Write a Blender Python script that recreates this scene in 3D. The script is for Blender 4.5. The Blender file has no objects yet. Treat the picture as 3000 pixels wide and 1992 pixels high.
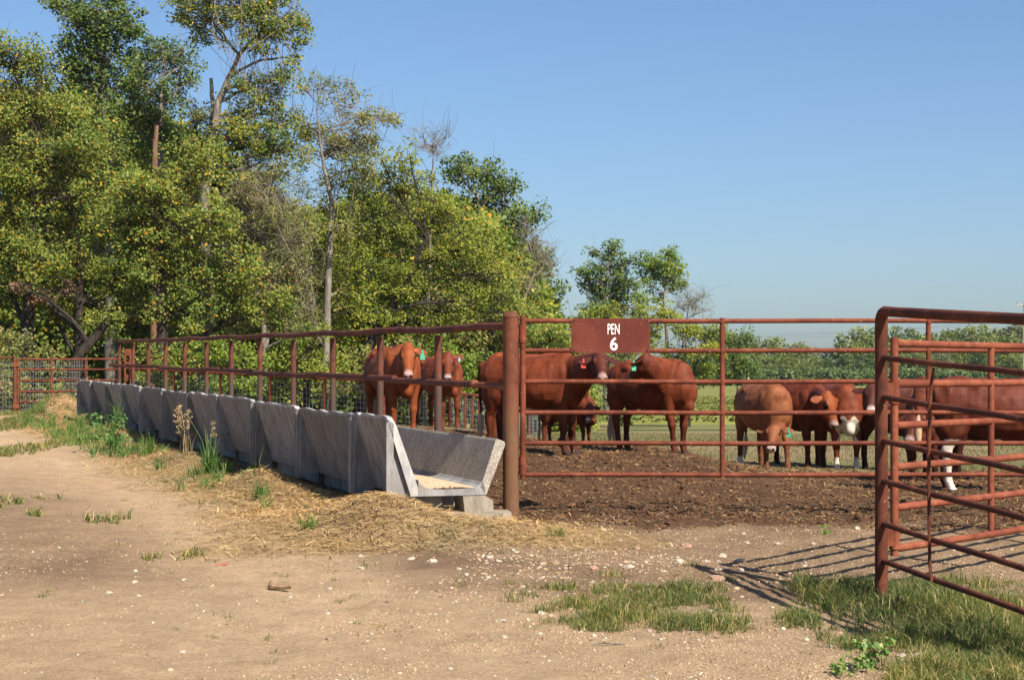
import bpy, math, random
import numpy as np
from mathutils import Vector, Matrix, Euler, noise as mnoise

random.seed(7)
RNG = np.random.default_rng(11)
S = bpy.context.scene
COL = S.collection
R = math.radians

# ------------------------------------------------------------------ camera
HC, FP, HY = 1.4, 5200.0, 1115.0         # camera height, focal length in photo pixels, horizon row
cam_d = bpy.data.cameras.new('camera')
cam_d.sensor_width = 36.0
cam_d.lens = FP / 3000.0 * 36.0
cam_d.shift_y = (HY - 996.0) / 3000.0
cam_d.clip_start = 0.1
cam_d.clip_end = 3000
cam = bpy.data.objects.new('camera', cam_d)
cam.location = (0, 0, HC)
cam.rotation_euler = (R(90), 0, 0)
COL.objects.link(cam)
S.camera = cam

# ------------------------------------------------------------------ sky, sun, exposure
SUN_V = Vector((0.60, -0.80, 1.0)).normalized()      # towards the sun
elev = math.asin(SUN_V.z)
azim = math.atan2(SUN_V.x, SUN_V.y)                     # clockwise from +Y
w = bpy.data.worlds.new('World')
S.world = w
w.use_nodes = True
nt = w.node_tree
bg = nt.nodes['Background']
sky = nt.nodes.new('ShaderNodeTexSky')
sky.sky_type = 'NISHITA'
sky.sun_disc = False
sky.sun_elevation = elev
sky.sun_rotation = azim
sky.altitude = 200
sky.air_density = 1.0
sky.dust_density = 1.4
sky.ozone_density = 7.0
nt.links.new(sky.outputs[0], bg.inputs[0])
bg.inputs[1].default_value = 0.074
sd = bpy.data.lights.new('sun', 'SUN')
sd.energy = 5.0
sd.angle = R(0.5)
sd.color = (1.0, 0.93, 0.82)
sun = bpy.data.objects.new('sun', sd)
sun.rotation_euler = SUN_V.to_track_quat('Z', 'Y').to_euler()
COL.objects.link(sun)
S.view_settings.view_transform = 'Standard'
S.view_settings.look = 'None'
S.view_settings.gamma = 1
S.view_settings.use_curve_mapping = False
S.view_settings.exposure = 0.90

# ------------------------------------------------------------------ helpers
def at(px, py, Y):
    return Vector(((px - 1500) / FP * Y, Y, HC - (py - HY) / FP * Y))

def X(px, Y):
    return (px - 1500) / FP * Y

def tag(o, label=None, cat=None, group=None, kind=None):
    if label: o['label'] = label
    if cat: o['category'] = cat
    if group: o['group'] = group
    if kind: o['kind'] = kind
    return o

def empty(name, loc, rz=0.0, label=None, cat=None, group=None):
    o = bpy.data.objects.new(name, None)
    o.location = loc
    o.rotation_euler = (0, 0, rz)
    COL.objects.link(o)
    return tag(o, label, cat, group)

def obj(name, me, m=None, parent=None, kind=None):
    o = bpy.data.objects.new(name, me)
    COL.objects.link(o)
    if m is not None and len(me.materials) == 0: me.materials.append(m)
    if parent is not None: o.parent = parent
    if kind: o['kind'] = kind
    return o

def copy_tree(o, parent=None):
    c = o.copy(); COL.objects.link(c)
    c.parent = parent
    for ch in o.children: copy_tree(ch, c)
    return c

def arr_mesh(name, V, Fc, smooth=False):
    V = np.asarray(V, dtype=np.float32); Fc = np.asarray(Fc, dtype=np.int32)
    me = bpy.data.meshes.new(name)
    k = Fc.shape[1]; n = Fc.shape[0]
    me.vertices.add(len(V)); me.vertices.foreach_set('co', V.ravel())
    me.loops.add(n * k); me.loops.foreach_set('vertex_index', Fc.ravel())
    me.polygons.add(n)
    me.polygons.foreach_set('loop_start', np.arange(0, n * k, k, dtype=np.int32))
    me.polygons.foreach_set('loop_total', np.full(n, k, dtype=np.int32))
    if smooth: me.polygons.foreach_set('use_smooth', np.ones(n, dtype=bool))
    me.update(calc_edges=True)
    return me

class MB:
    """mesh builder: mixed faces"""
    def __init__(s): s.v = []; s.f = []
    def add(s, vs, fs):
        b = len(s.v); s.v += [tuple(v) for v in vs]; s.f += [tuple(b + i for i in f) for f in fs]
    def box(s, c, d, M=None):
        x, y, z = d[0] / 2, d[1] / 2, d[2] / 2
        vs = [Vector((sx * x, sy * y, sz * z)) for sz in (-1, 1) for sy in (-1, 1) for sx in (-1, 1)]
        if M is not None: vs = [M @ v for v in vs]
        vs = [v + Vector(c) for v in vs]
        s.add(vs, [(0, 2, 3, 1), (4, 5, 7, 6), (0, 1, 5, 4), (2, 6, 7, 3), (0, 4, 6, 2), (1, 3, 7, 5)])
    def tube(s, pts, rad, n=10, cap=True, flat=None):
        pts = [Vector(p) for p in pts]
        if not hasattr(rad, '__len__'): rad = [rad] * len(pts)
        b = len(s.v); up = None
        for i, p in enumerate(pts):
            d = (pts[min(i + 1, len(pts) - 1)] - pts[max(i - 1, 0)])
            if d.length < 1e-9: d = Vector((0, 0, 1))
            d.normalize()
            if up is None:
                up = Vector((0, 0, 1)) if abs(d.z) < 0.9 else Vector((0, 1, 0))
            a = d.cross(up)
            if a.length < 1e-6: a = d.cross(Vector((1, 0, 0)))
            a.normalize(); up = a.cross(d).normalized()
            for k in range(n):
                t = 2 * math.pi * k / n
                r = rad[i]
                s.v.append(tuple(p + a * (math.cos(t) * r) + up * (math.sin(t) * r * (flat or 1.0))))
        for i in range(len(pts) - 1):
            for k in range(n):
                k2 = (k + 1) % n
                s.f.append((b + i * n + k, b + i * n + k2, b + (i + 1) * n + k2, b + (i + 1) * n + k))
        if cap:
            s.f.append(tuple(b + k for k in reversed(range(n))))
            e = b + (len(pts) - 1) * n
            s.f.append(tuple(e + k for k in range(n)))
    def prism(s, poly, p0, ax_u, ax_v, ax_w, depth):
        """poly in (u,v); extruded along w by depth from p0"""
        n = len(poly); b = len(s.v)
        for dd in (0, depth):
            for (u, v) in poly:
                s.v.append(tuple(p0 + ax_u * u + ax_v * v + ax_w * dd))
        s.f.append(tuple(b + i for i in range(n)))
        s.f.append(tuple(b + n + i for i in reversed(range(n))))
        for i in range(n):
            j = (i + 1) % n
            s.f.append((b + i, b + n + i, b + n + j, b + j))
    def mesh(s, name, smooth=True, angle=40):
        me = bpy.data.meshes.new(name)
        me.from_pydata(s.v, [], s.f)
        me.update()
        if smooth:
            me.polygons.foreach_set('use_smooth', np.ones(len(me.polygons), dtype=bool))
            me.set_sharp_from_angle(angle=R(angle))
        return me
    def build(s, name, m, parent=None, kind=None, smooth=True, angle=40):
        return obj(name, s.mesh(name, smooth, angle), m, parent, kind)

def fix_normals(me):
    import bmesh
    bm = bmesh.new(); bm.from_mesh(me)
    bmesh.ops.recalc_face_normals(bm, faces=bm.faces)
    bm.to_mesh(me); bm.free()

# value noise, vectorised
def _hash(ix, iy, seed):
    h = (ix.astype(np.int64) * 374761393 + iy.astype(np.int64) * 668265263 + seed * 1442695041) & 0xFFFFFFFF
    h = ((h ^ (h >> 13)) * 1274126177) & 0xFFFFFFFF
    h = (h ^ (h >> 16)) & 0xFFFFFFFF
    return h.astype(np.float64) / 4294967295.0
def vnoise(x, y, sc, seed=0):
    x = np.asarray(x, float) / sc; y = np.asarray(y, float) / sc
    ix = np.floor(x); iy = np.floor(y); fx = x - ix; fy = y - iy
    fx = fx * fx * (3 - 2 * fx); fy = fy * fy * (3 - 2 * fy)
    a = _hash(ix, iy, seed); b = _hash(ix + 1, iy, seed); c = _hash(ix, iy + 1, seed); d = _hash(ix + 1, iy + 1, seed)
    return (a * (1 - fx) + b * fx) * (1 - fy) + (c * (1 - fx) + d * fx) * fy
def fbm(x, y, sc, octs=4, seed=0):
    t = 0; a = 1; s = 0
    for o in range(octs):
        t = t + a * vnoise(x, y, sc / 2 ** o, seed + o * 17); s += a; a *= 0.5
    return t / s
def sst(a, b, x):
    t = np.clip((np.asarray(x, float) - a) / (b - a), 0, 1)
    return t * t * (3 - 2 * t)

# ------------------------------------------------------------------ feeder line frame
TF = 1917.0 / FP
NF = math.sqrt(1 + TF * TF)
DF = Vector((-TF, 1, 0)) / NF            # along the feeder, away from camera
EF = Vector((1, TF, 0)) / NF             # across, to the right (into the pen)
SLOPE = 0.0152
def cc(x, y): return x + TF * y

# terrain height
def hgt(x, y, fine=True):
    x = np.asarray(x, float); y = np.asarray(y, float)
    c = cc(x, y)
    yy = np.clip(y, 5, None)
    h = -0.042 * (17.5 - yy) * (yy < 17.5)
    left = SLOPE * np.clip(yy - 17.5, 0, 34) * (1 - sst(7.5, 17, c))
    h = h + left
    wr = sst(7.5, 17, c)
    far = -0.05 * sst(24, 30, yy) - 0.72 * sst(30, 90, yy) + 0.78 * sst(100, 350, yy)
    h = h + far * wr
    # manure mound in the pen
    m = sst(19.5, 23.5, yy) * (1 - sst(30.5, 36, yy)) * sst(6.6, 8.2, c) * (1 - sst(2.1, 4.4, x + 0.06 * (yy - 24)))
    h = h + m * (0.30 + 0.16 * (1 - sst(-1.5, 0.8, x)))
    # pen side bank beyond
    # straw bank along the feeder's outside
    s = (yy - 17.4) * NF
    bank = np.exp(-((c - 4.95) / 0.42) ** 2) * sst(15.6, 16.6, yy) * (1 - sst(45, 50, yy))
    h = h + bank * (0.02 + 0.30 * vnoise(s, c * 0.3, 1.5, 5) ** 1.3)
    # straw heap in front of the open end
    h = h + 0.13 * np.exp(-((x + 1.0) / 0.85) ** 2 - ((yy - 16.95) / 0.6) ** 2) + 0.05 * np.exp(-((x + 0.5) / 0.9) ** 2 - ((yy - 16.4) / 0.7) ** 2)
    # heap at far end of feeder
    h = h + 0.55 * np.exp(-((x - X(185, 44)) / 0.75) ** 2 - ((yy - 44) / 1.2) ** 2)
    if fine:
        penw = sst(16.8, 17.8, yy + 0.5 * fbm(x, y, 1.2, 2, 3)) * sst(6.5, 7.0, c) * (1 - sst(27, 30, yy))
        h = h + penw * (0.09 * (fbm(x, y, 0.5, 4, 21) - 0.5) + 0.055 * (vnoise(x, y, 0.14, 33) - 0.5))
        h = h + (1 - penw) * (1 - sst(60, 80, yy)) * (0.05 * (fbm(x, y, 1.6, 4, 41) - 0.5) + 0.016 * (vnoise(x, y, 0.11, 8) - 0.5) + 0.008 * (vnoise(x, y, 0.05, 18) - 0.5))
        # wheel ruts along the track
        rut = np.exp(-((c - 2.6) / 0.35) ** 2) + np.exp(-((c - 0.9) / 0.35) ** 2)
        rut = rut + 1.3 * np.exp(-((c - 3.35) / 0.30) ** 2) * sst(10.5, 12.5, yy)
        h = h - 0.03 * rut * sst(8, 12, yy) * (.7 + .6 * vnoise(x, y, .5, 91))
    return h
def hz(x, y): return float(hgt(np.array([x]), np.array([y]))[0])
def gp(px, Y, dz=0.0):
    x = X(px, Y); return Vector((x, Y, hz(x, Y) + dz))

# ------------------------------------------------------------------ materials
def nodes(name):
    m = bpy.data.materials.new(name); m.use_nodes = True
    n = m.node_tree; b = n.nodes['Principled BSDF']
    return m, n, b
def N(n, t, **kw):
    o = n.nodes.new(t)
    for k, v in kw.items():
        if k in ('operation', 'blend_type', 'data_type', 'attribute_name', 'feature', 'noise_dimensions', 'interpolation'):
            setattr(o, k, v)
        else: o.inputs[k].default_value = v
    return o
def L(n, a, b): n.links.new(a, b)
def ramp(n, fac, stops, interp='LINEAR'):
    r = n.nodes.new('ShaderNodeValToRGB'); r.color_ramp.interpolation = interp
    e = r.color_ramp.elements
    while len(e) < len(stops): e.new(0.5)
    for el, (p, c) in zip(e, stops): el.position = p; el.color = (*c, 1)
    L(n, fac, r.inputs[0]); return r.outputs[0]
def mix(n, f, a, b, bt='MIX'):
    m = n.nodes.new('ShaderNodeMix'); m.data_type = 'RGBA'; m.blend_type = bt
    for sock, v in ((m.inputs[0], f), (m.inputs[6], a), (m.inputs[7], b)):
        if isinstance(v, bpy.types.NodeSocket): L(n, v, sock)
        elif isinstance(v, (int, float)): sock.default_value = v
        else: sock.default_value = (*v, 1)
    return m.outputs[2]
def coords(n, kind='Object', scale=None):
    t = n.nodes.new('ShaderNodeTexCoord')
    if scale is None: return t.outputs[kind]
    mp = n.nodes.new('ShaderNodeMapping'); mp.inputs['Scale'].default_value = scale
    L(n, t.outputs[kind], mp.inputs[0]); return mp.outputs[0]
def geo_pos(n, scale=(1, 1, 1)):
    t = n.nodes.new('ShaderNodeNewGeometry')
    mp = n.nodes.new('ShaderNodeMapping'); mp.inputs['Scale'].default_value = scale
    L(n, t.outputs['Position'], mp.inputs[0]); return mp.outputs[0]
def noise(n, vec, sc, det=4, rough=0.6):
    t = N(n, 'ShaderNodeTexNoise', Scale=sc, Detail=det, Roughness=rough)
    L(n, vec, t.inputs['Vector']); return t.outputs['Fac']
def bump(n, b, hgt_sock, strength=0.3, dist=0.01):
    bp = N(n, 'ShaderNodeBump', Strength=strength, Distance=dist)
    L(n, hgt_sock, bp.inputs['Height']); L(n, bp.outputs[0], b.inputs['Normal']); return bp

def rust_mat(name, base, dark, light, rough=0.75, worn=None):
    m, n, b = nodes(name)
    p = geo_pos(n)
    f1 = noise(n, p, 9, 5); f2 = noise(n, p, 90, 3); f3 = noise(n, p, 2.2, 3)
    c = ramp(n, f1, [(0.34, dark), (0.47, base), (0.56, base), (0.68, light)])
    c = mix(n, ramp(n, f2, [(0.45, (0, 0, 0)), (0.7, (0.5, 0.5, 0.5))]), c, light)
    c = mix(n, ramp(n, f3, [(0.45, (0, 0, 0)), (0.65, (0.8, 0.8, 0.8))]), c, dark)
    sp = noise(n, p, 26, 2, .5)
    c = mix(n, ramp(n, sp, [(0.70, (0, 0, 0)), (0.76, (0.55, 0.55, 0.55))]), c, (0.36, 0.26, 0.20))
    if worn:   # height band rubbed bare / muddied by animals
        z = n.nodes.new('ShaderNodeSeparateXYZ'); L(n, geo_pos(n), z.inputs[0])
        mz_ = N(n, 'ShaderNodeMath', operation='MULTIPLY'); L(n, z.outputs[2], mz_.inputs[0]); mz_.inputs[1].default_value = 0.6
        fm = ramp(n, mz_.outputs[0], [(0.0, (1, 1, 1)), (worn[0], (1, 1, 1)), (worn[1], (0, 0, 0))])
        fn = ramp(n, noise(n, geo_pos(n, (1, 1, 0.35)), 14, 4), [(0.3, (0.35, 0.35, 0.35)), (0.65, (1, 1, 1))])
        c = mix(n, mix(n, 1.0, fm, fn, 'MULTIPLY'), c, worn[2])
    L(n, c, b.inputs['Base Color'])
    b.inputs['Roughness'].default_value = rough
    b.inputs['Metallic'].default_value = 0.0
    b.inputs['Specular IOR Level'].default_value = 0.2
    bump(n, b, f2, 0.35, 0.003)
    return m
M = {}
M['rust_gate'] = rust_mat('rust_gate', (0.160, 0.039, 0.019), (0.078, 0.019, 0.009), (0.224, 0.072, 0.037))
M['rust_pipe'] = rust_mat('rust_pipe', (0.116, 0.032, 0.018), (0.054, 0.018, 0.010), (0.163, 0.057, 0.031))
M['rust_post'] = rust_mat('rust_post', (0.129, 0.041, 0.020), (0.068, 0.023, 0.012), (0.190, 0.076, 0.043), 0.7)
M['rust_mainpost'] = rust_mat('rust_mainpost', (0.136, 0.041, 0.020), (0.075, 0.023, 0.012), (0.197, 0.076, 0.043), 0.7, (0.50, 0.80, (0.143, 0.078, 0.039)))
M['rust_feedpost'] = rust_mat('rust_feedpost', (0.122, 0.039, 0.021), (0.061, 0.020, 0.013), (0.170, 0.069, 0.043), 0.6, (0.82, 0.92, (0.071, 0.054, 0.043)))
M['rust_right'] = rust_mat('rust_right', (0.105, 0.028, 0.014), (0.048, 0.015, 0.009), (0.177, 0.060, 0.029))
M['rust_swing'] = rust_mat('rust_swing', (0.204, 0.054, 0.026), (0.116, 0.028, 0.014), (0.272, 0.100, 0.053))
M['sign_plate'] = rust_mat('sign_plate', (0.129, 0.029, 0.016), (0.095, 0.020, 0.012), (0.170, 0.051, 0.031))

def plain(name, col, rough=0.8, spec=0.3, var=0.0, sc=20):
    m, n, b = nodes(name)
    if var:
        f = noise(n, geo_pos(n), sc, 4)
        L(n, ramp(n, f, [(0.3, tuple(c * (1 - var) for c in col)), (0.7, tuple(min(1, c * (1 + var)) for c in col))]), b.inputs['Base Color'])
    else: b.inputs['Base Color'].default_value = (*col, 1)
    b.inputs['Roughness'].default_value = rough
    b.inputs['Specular IOR Level'].default_value = spec
    return m
M['white_paint'] = plain('white_paint', (0.72, 0.68, 0.62), 0.6, 0.3, 0.12, 60)
M['green_tag'] = plain('green_tag', (0.09, 0.36, 0.21), 0.45)
M['red_tag'] = plain('red_tag', (0.55, 0.06, 0.05), 0.55)
M['yellow_tag'] = plain('yellow_tag', (0.72, 0.70, 0.25), 0.45)
M['blue_tag'] = plain('blue_tag', (0.35, 0.5, 0.7), 0.45)
M['tag_print'] = plain('tag_print', (0.02, 0.10, 0.06), 0.6)
M['eye'] = plain('eye', (0.008, 0.005, 0.004), 0.12, 0.6)
M['galv_wire'] = plain('galv_wire', (0.252, 0.252, 0.246), 0.5, 0.5)
M['power_wire'] = plain('power_wire', (0.30, 0.32, 0.34), 0.5, 0.5)
M['pole_wood'] = plain('pole_wood', (0.38, 0.33, 0.27), 0.85, 0.2, 0.2, 3)
M['hoof'] = plain('hoof', (0.035, 0.022, 0.016), 0.6)
M['dry_bone'] = plain('chunk_wood', (0.20, 0.13, 0.08), 0.9, 0.2, 0.35, 30)
M['red_plastic'] = plain('red_plastic', (0.6, 0.02, 0.03), 0.5)

def concrete_mat(name, base, rough_in=False):
    m, n, b = nodes(name)
    p = geo_pos(n)
    f1 = noise(n, p, 3.0, 6, 0.65)
    st = noise(n, geo_pos(n, (4, 4, 1.4)), 2.2, 5, 0.7)      # vertical streaks
    fine = noise(n, p, 120, 3)
    k = lambda s: tuple(c * s for c in base)
    c = ramp(n, f1, [(0.25, k(0.66)), (0.5, k(1.0)), (0.75, k(1.22))])
    c = mix(n, ramp(n, st, [(0.44, (0, 0, 0)), (0.64, (0.8, 0.8, 0.8))]), c, k(0.48))
    zz = n.nodes.new('ShaderNodeSeparateXYZ'); L(n, p, zz.inputs[0])
    c = mix(n, ramp(n, noise(n, geo_pos(n, (1, 1, 2.2)), 1.6, 5, 0.7), [(0.5, (0, 0, 0)), (0.7, (0.55, 0.55, 0.55))]), c, (k(0.75)[0] * 1.15, k(0.75)[1], k(0.75)[2] * .8))
    v = N(n, 'ShaderNodeTexVoronoi', Scale=38.0); L(n, p, v.inputs['Vector'])
    pit = ramp(n, v.outputs['Distance'], [(0.05, (1, 1, 1)), (0.13, (0, 0, 0))])
    sel = ramp(n, noise(n, p, 11, 2), [(0.52, (0, 0, 0)), (0.62, (1, 1, 1))])
    c = mix(n, mix(n, 1.0, pit, sel, 'MULTIPLY'), c, k(0.3))
    if rough_in:
        v2 = N(n, 'ShaderNodeTexVoronoi', Scale=95.0); L(n, p, v2.inputs['Vector'])
        agg = ramp(n, v2.outputs['Color'], [(0.2, (0.05, 0.045, 0.038)), (0.5, (0.20, 0.175, 0.145)), (0.85, (0.46, 0.43, 0.38))])
        c = mix(n, 0.45, c, agg)
        bump(n, b, v2.outputs['Distance'], 0.5, 0.008)
    else: bump(n, b, fine, 0.35, 0.006)
    oi = n.nodes.new('ShaderNodeObjectInfo')
    c = mix(n, 1.0, c, ramp(n, oi.outputs['Random'], [(0, (.80, .79, .77)), (1, (1.16, 1.16, 1.18))]), 'MULTIPLY')
    L(n, c, b.inputs['Base Color'])
    b.inputs['Roughness'].default_value = 0.9
    b.inputs['Specular IOR Level'].default_value = 0.2
    return m
M['concrete'] = concrete_mat('concrete', (0.237, 0.228, 0.218))
M['concrete_in'] = concrete_mat('concrete_aggregate', (0.368, 0.322, 0.265), True)
M['concrete_edge'] = concrete_mat('concrete_edge', (0.367, 0.355, 0.339))
M['slab'] = concrete_mat('slab_concrete', (0.357, 0.306, 0.246))

# coat: painted pigment attribute + fine hair variation
def coat_mat(name='coat'):
    m, n, b = nodes(name)
    a = n.nodes.new('ShaderNodeAttribute'); a.attribute_name = 'pigment'
    f = noise(n, coords(n, 'Object', (2.2, 2.2, 2.2)), 2.6, 5, 0.65)
    g = noise(n, coords(n, 'Object', (14, 14, 5)), 9, 4, 0.7)
    c = mix(n, 1.0, a.outputs['Color'], ramp(n, f, [(0.3, (0.62, 0.56, 0.54)), (0.7, (1.30, 1.34, 1.38))]), 'MULTIPLY')
    du = noise(n, coords(n, 'Object', (1, 1, 1)), 5.5, 6, 0.75)
    c = mix(n, ramp(n, du, [(0.56, (0, 0, 0)), (0.70, (0.42, 0.42, 0.42))]), c, (0.16, 0.09, 0.05))
    c = mix(n, 1.0, c, ramp(n, g, [(0.3, (0.82, 0.82, 0.82)), (0.7, (1.16, 1.16, 1.16))]), 'MULTIPLY')
    L(n, c, b.inputs['Base Color'])
    b.inputs['Roughness'].default_value = 0.6
    b.inputs['Specular IOR Level'].default_value = 0.14
    b.inputs['Sheen Weight'].default_value = 0.0
    b.inputs['Sheen Roughness'].default_value = 0.4
    bump(n, b, g, 0.35, 0.006)
    return m
M['coat'] = coat_mat()

def leaf_mat(name, stops, transl=0.35, rough=0.5):
    m = bpy.data.materials.new(name); m.use_nodes = True; n = m.node_tree
    b = n.nodes['Principled BSDF']; out = n.nodes['Material Output']
    g = n.nodes.new('ShaderNodeNewGeometry')
    c = ramp(n, g.outputs['Random Per Island'], stops, 'LINEAR')
    f = noise(n, geo_pos(n), 0.55, 3)
    c = mix(n, 1.0, c, ramp(n, f, [(0.3, (0.62, 0.74, 0.75)), (0.7, (1.38, 1.22, 1.05))]), 'MULTIPLY')
    L(n, c, b.inputs['Base Color'])
    b.inputs['Roughness'].default_value = rough
    b.inputs['Specular IOR Level'].default_value = 0.25
    tr = n.nodes.new('ShaderNodeBsdfTranslucent')
    L(n, mix(n, 1.0, c, (1.25, 1.3, 0.6), 'MULTIPLY'), tr.inputs[0])
    mx = n.nodes.new('ShaderNodeMixShader'); mx.inputs[0].default_value = transl
    L(n, b.outputs[0], mx.inputs[1]); L(n, tr.outputs[0], mx.inputs[2]); L(n, mx.outputs[0], out.inputs[0])
    return m
M['leaf_mid'] = leaf_mat('leaf_mid', [(0, (0.076, 0.140, 0.028)), (0.35, (0.138, 0.197, 0.035)), (0.7, (0.239, 0.264, 0.047)), (0.975, (0.287, 0.264, 0.051)), (0.975, (0.658, 0.366, 0.031)), (1, (0.700, 0.328, 0.031))])
M['leaf_dark'] = leaf_mat('leaf_dark', [(0, (0.047, 0.090, 0.023)), (0.5, (0.089, 0.140, 0.031)), (1, (0.163, 0.202, 0.039))], 0.3)
M['leaf_yellow'] = leaf_mat('leaf_yellow', [(0, (0.096, 0.141, 0.024)), (0.4, (0.181, 0.222, 0.033)), (0.8, (0.288, 0.305, 0.040)), (1, (0.361, 0.352, 0.054))], 0.4)
M['leaf_olive'] = leaf_mat('leaf_olive', [(0, (0.101, 0.140, 0.036)), (0.5, (0.186, 0.218, 0.052)), (0.8, (0.271, 0.248, 0.080)), (1, (0.341, 0.248, 0.107))], 0.35)
M['leaf_dead'] = leaf_mat('leaf_dead', [(0, (0.081, 0.042, 0.026)), (0.5, (0.147, 0.084, 0.051)), (1, (0.191, 0.125, 0.081))], 0.2)
M['leaf_bright'] = leaf_mat('leaf_bright', [(0, (0.069, 0.135, 0.020)), (0.5, (0.146, 0.228, 0.031)), (1, (0.273, 0.310, 0.042))], 0.4)
M['leaf_far'] = leaf_mat('leaf_far', [(0, (0.048, 0.091, 0.034)), (0.5, (0.090, 0.143, 0.045)), (1, (0.156, 0.194, 0.057))], 0.25)
M['leaf_far_y'] = leaf_mat('leaf_far_olive', [(0, (0.096, 0.130, 0.040)), (0.5, (0.168, 0.207, 0.057)), (1, (0.252, 0.272, 0.079))], 0.25)
M['leaf_far_g'] = leaf_mat('leaf_far_grey', [(0, (0.108, 0.130, 0.068)), (1, (0.240, 0.245, 0.134))], 0.2)
M['grass'] = leaf_mat('grass_blade', [(0, (0.052, 0.091, 0.021)), (0.4, (0.107, 0.152, 0.033)), (0.68, (0.184, 0.205, 0.056)), (0.8, (0.347, 0.267, 0.112)), (1, (0.510, 0.381, 0.187))], 0.3, 0.55)
M['grass_fresh'] = leaf_mat('grass_fresh', [(0, (0.060, 0.143, 0.032)), (0.6, (0.117, 0.218, 0.054)), (0.9, (0.212, 0.285, 0.086)), (1, (0.409, 0.351, 0.140))], 0.35, 0.45)
M['pasture'] = leaf_mat('pasture_blade', [(0, (0.060, 0.076, 0.023)), (0.4, (0.101, 0.107, 0.034)), (0.8, (0.190, 0.158, 0.069)), (1, (0.214, 0.126, 0.063))], 0.25)
M['crop'] = leaf_mat('crop_leaf', [(0, (0.093, 0.108, 0.020)), (0.4, (0.159, 0.172, 0.040)), (0.8, (0.225, 0.223, 0.066)), (1, (0.265, 0.244, 0.099))], 0.3)
M['straw'] = leaf_mat('straw_stalk', [(0, (0.170, 0.105, 0.045)), (0.25, (0.363, 0.234, 0.103)), (0.7, (0.532, 0.370, 0.174)), (1, (0.726, 0.554, 0.309))], 0.15, 0.5)
M['straw_dark'] = leaf_mat('straw_dark', [(0, (0.103, 0.058, 0.028)), (0.5, (0.226, 0.146, 0.071)), (1, (0.463, 0.326, 0.175))], 0.05, 0.6)
M['weed_dry'] = leaf_mat('weed_dry', [(0, (0.20, 0.12, 0.06)), (1, (0.38, 0.27, 0.14))], 0.1)

def bark(name, a, b_, c_):
    m, n, b = nodes(name)
    f = noise(n, geo_pos(n, (1, 1, 0.25)), 9, 5, 0.7)
    L(n, ramp(n, f, [(0.3, a), (0.5, b_), (0.7, c_)]), b.inputs['Base Color'])
    b.inputs['Roughness'].default_value = 0.92; b.inputs['Specular IOR Level'].default_value = 0.15
    bump(n, b, f, 0.7, 0.03)
    return m
M['bark_grey'] = bark('bark_grey', (0.085, 0.072, 0.055), (0.170, 0.149, 0.119), (0.289, 0.264, 0.212))
M['bark_pale'] = bark('bark_pale', (0.145, 0.128, 0.102), (0.272, 0.246, 0.196), (0.391, 0.365, 0.306))
M['bark_dark'] = bark('bark_dark', (0.016, 0.013, 0.010), (0.036, 0.029, 0.022), (0.066, 0.055, 0.042))
M['bark_red'] = bark('bark_red', (0.085, 0.043, 0.025), (0.162, 0.085, 0.055), (0.230, 0.145, 0.093))
M['twig'] = bark('twig', (0.108, 0.083, 0.061), (0.180, 0.143, 0.106), (0.270, 0.226, 0.170))

def island_mat(name, stops, rough=0.9, bumps=None):
    m, n, b = nodes(name)
    g = n.nodes.new('ShaderNodeNewGeometry')
    c = ramp(n, g.outputs['Random Per Island'], stops)
    c = mix(n, 1.0, c, ramp(n, noise(n, geo_pos(n), 60, 3), [(0.3, (0.78, 0.78, 0.78)), (0.7, (1.18, 1.18, 1.18))]), 'MULTIPLY')
    L(n, c, b.inputs['Base Color']); b.inputs['Roughness'].default_value = rough
    b.inputs['Specular IOR Level'].default_value = 0.2
    return m
M['pebble'] = island_mat('pebble', [(0, (0.22, 0.14, 0.08)), (0.3, (0.34, 0.23, 0.135)), (0.7, (0.42, 0.30, 0.185)), (0.88, (0.47, 0.37, 0.25)), (0.96, (0.52, 0.45, 0.34)), (0.98, (0.24, 0.23, 0.22)), (1, (0.28, 0.27, 0.26))])
M['rock'] = plain('rock', (0.375, 0.315, 0.240), 0.9, 0.2, 0.22, 25)
M['rock_pink'] = plain('rock_pink', (0.315, 0.188, 0.135), 0.9, 0.2, 0.22, 25)
M['rock_brown'] = plain('rock_brown', (0.188, 0.128, 0.090), 0.9, 0.2, 0.25, 25)
M['clod'] = island_mat('clod', [(0, (0.042, 0.018, 0.010)), (0.4, (0.090, 0.042, 0.018)), (0.8, (0.143, 0.070, 0.030)), (1, (0.227, 0.127, 0.056))])

def ground_mat():
    m, n, b = nodes('ground')
    a = n.nodes.new('ShaderNodeAttribute'); a.attribute_name = 'soil'
    p = geo_pos(n)
    f = noise(n, p, 3.2, 8, 0.7); g = noise(n, p, 34, 6, 0.75); s = noise(n, geo_pos(n, (1, 1, 1)), 150, 3, 0.7)
    c = mix(n, 1.0, a.outputs['Color'], ramp(n, f, [(0.3, (0.80, 0.79, 0.78)), (0.7, (1.18, 1.18, 1.18))]), 'MULTIPLY')
    c = mix(n, 1.0, c, ramp(n, g, [(0.3, (0.66, 0.62, 0.58)), (0.5, (1, 1, 1)), (0.72, (1.22, 1.22, 1.2))]), 'MULTIPLY')
    c = mix(n, 1.0, c, ramp(n, s, [(0.3, (0.78, 0.78, 0.78)), (0.7, (1.2, 1.2, 1.2))]), 'MULTIPLY')
    L(n, c, b.inputs['Base Color']); b.inputs['Roughness'].default_value = 0.95
    b.inputs['Specular IOR Level'].default_value = 0.12
    ad = N(n, 'ShaderNodeMath', operation='ADD'); L(n, g, ad.inputs[0]); L(n, s, ad.inputs[1])
    bump(n, b, ad.outputs[0], 0.9, 0.03)
    return m
M['ground'] = ground_mat()

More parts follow.
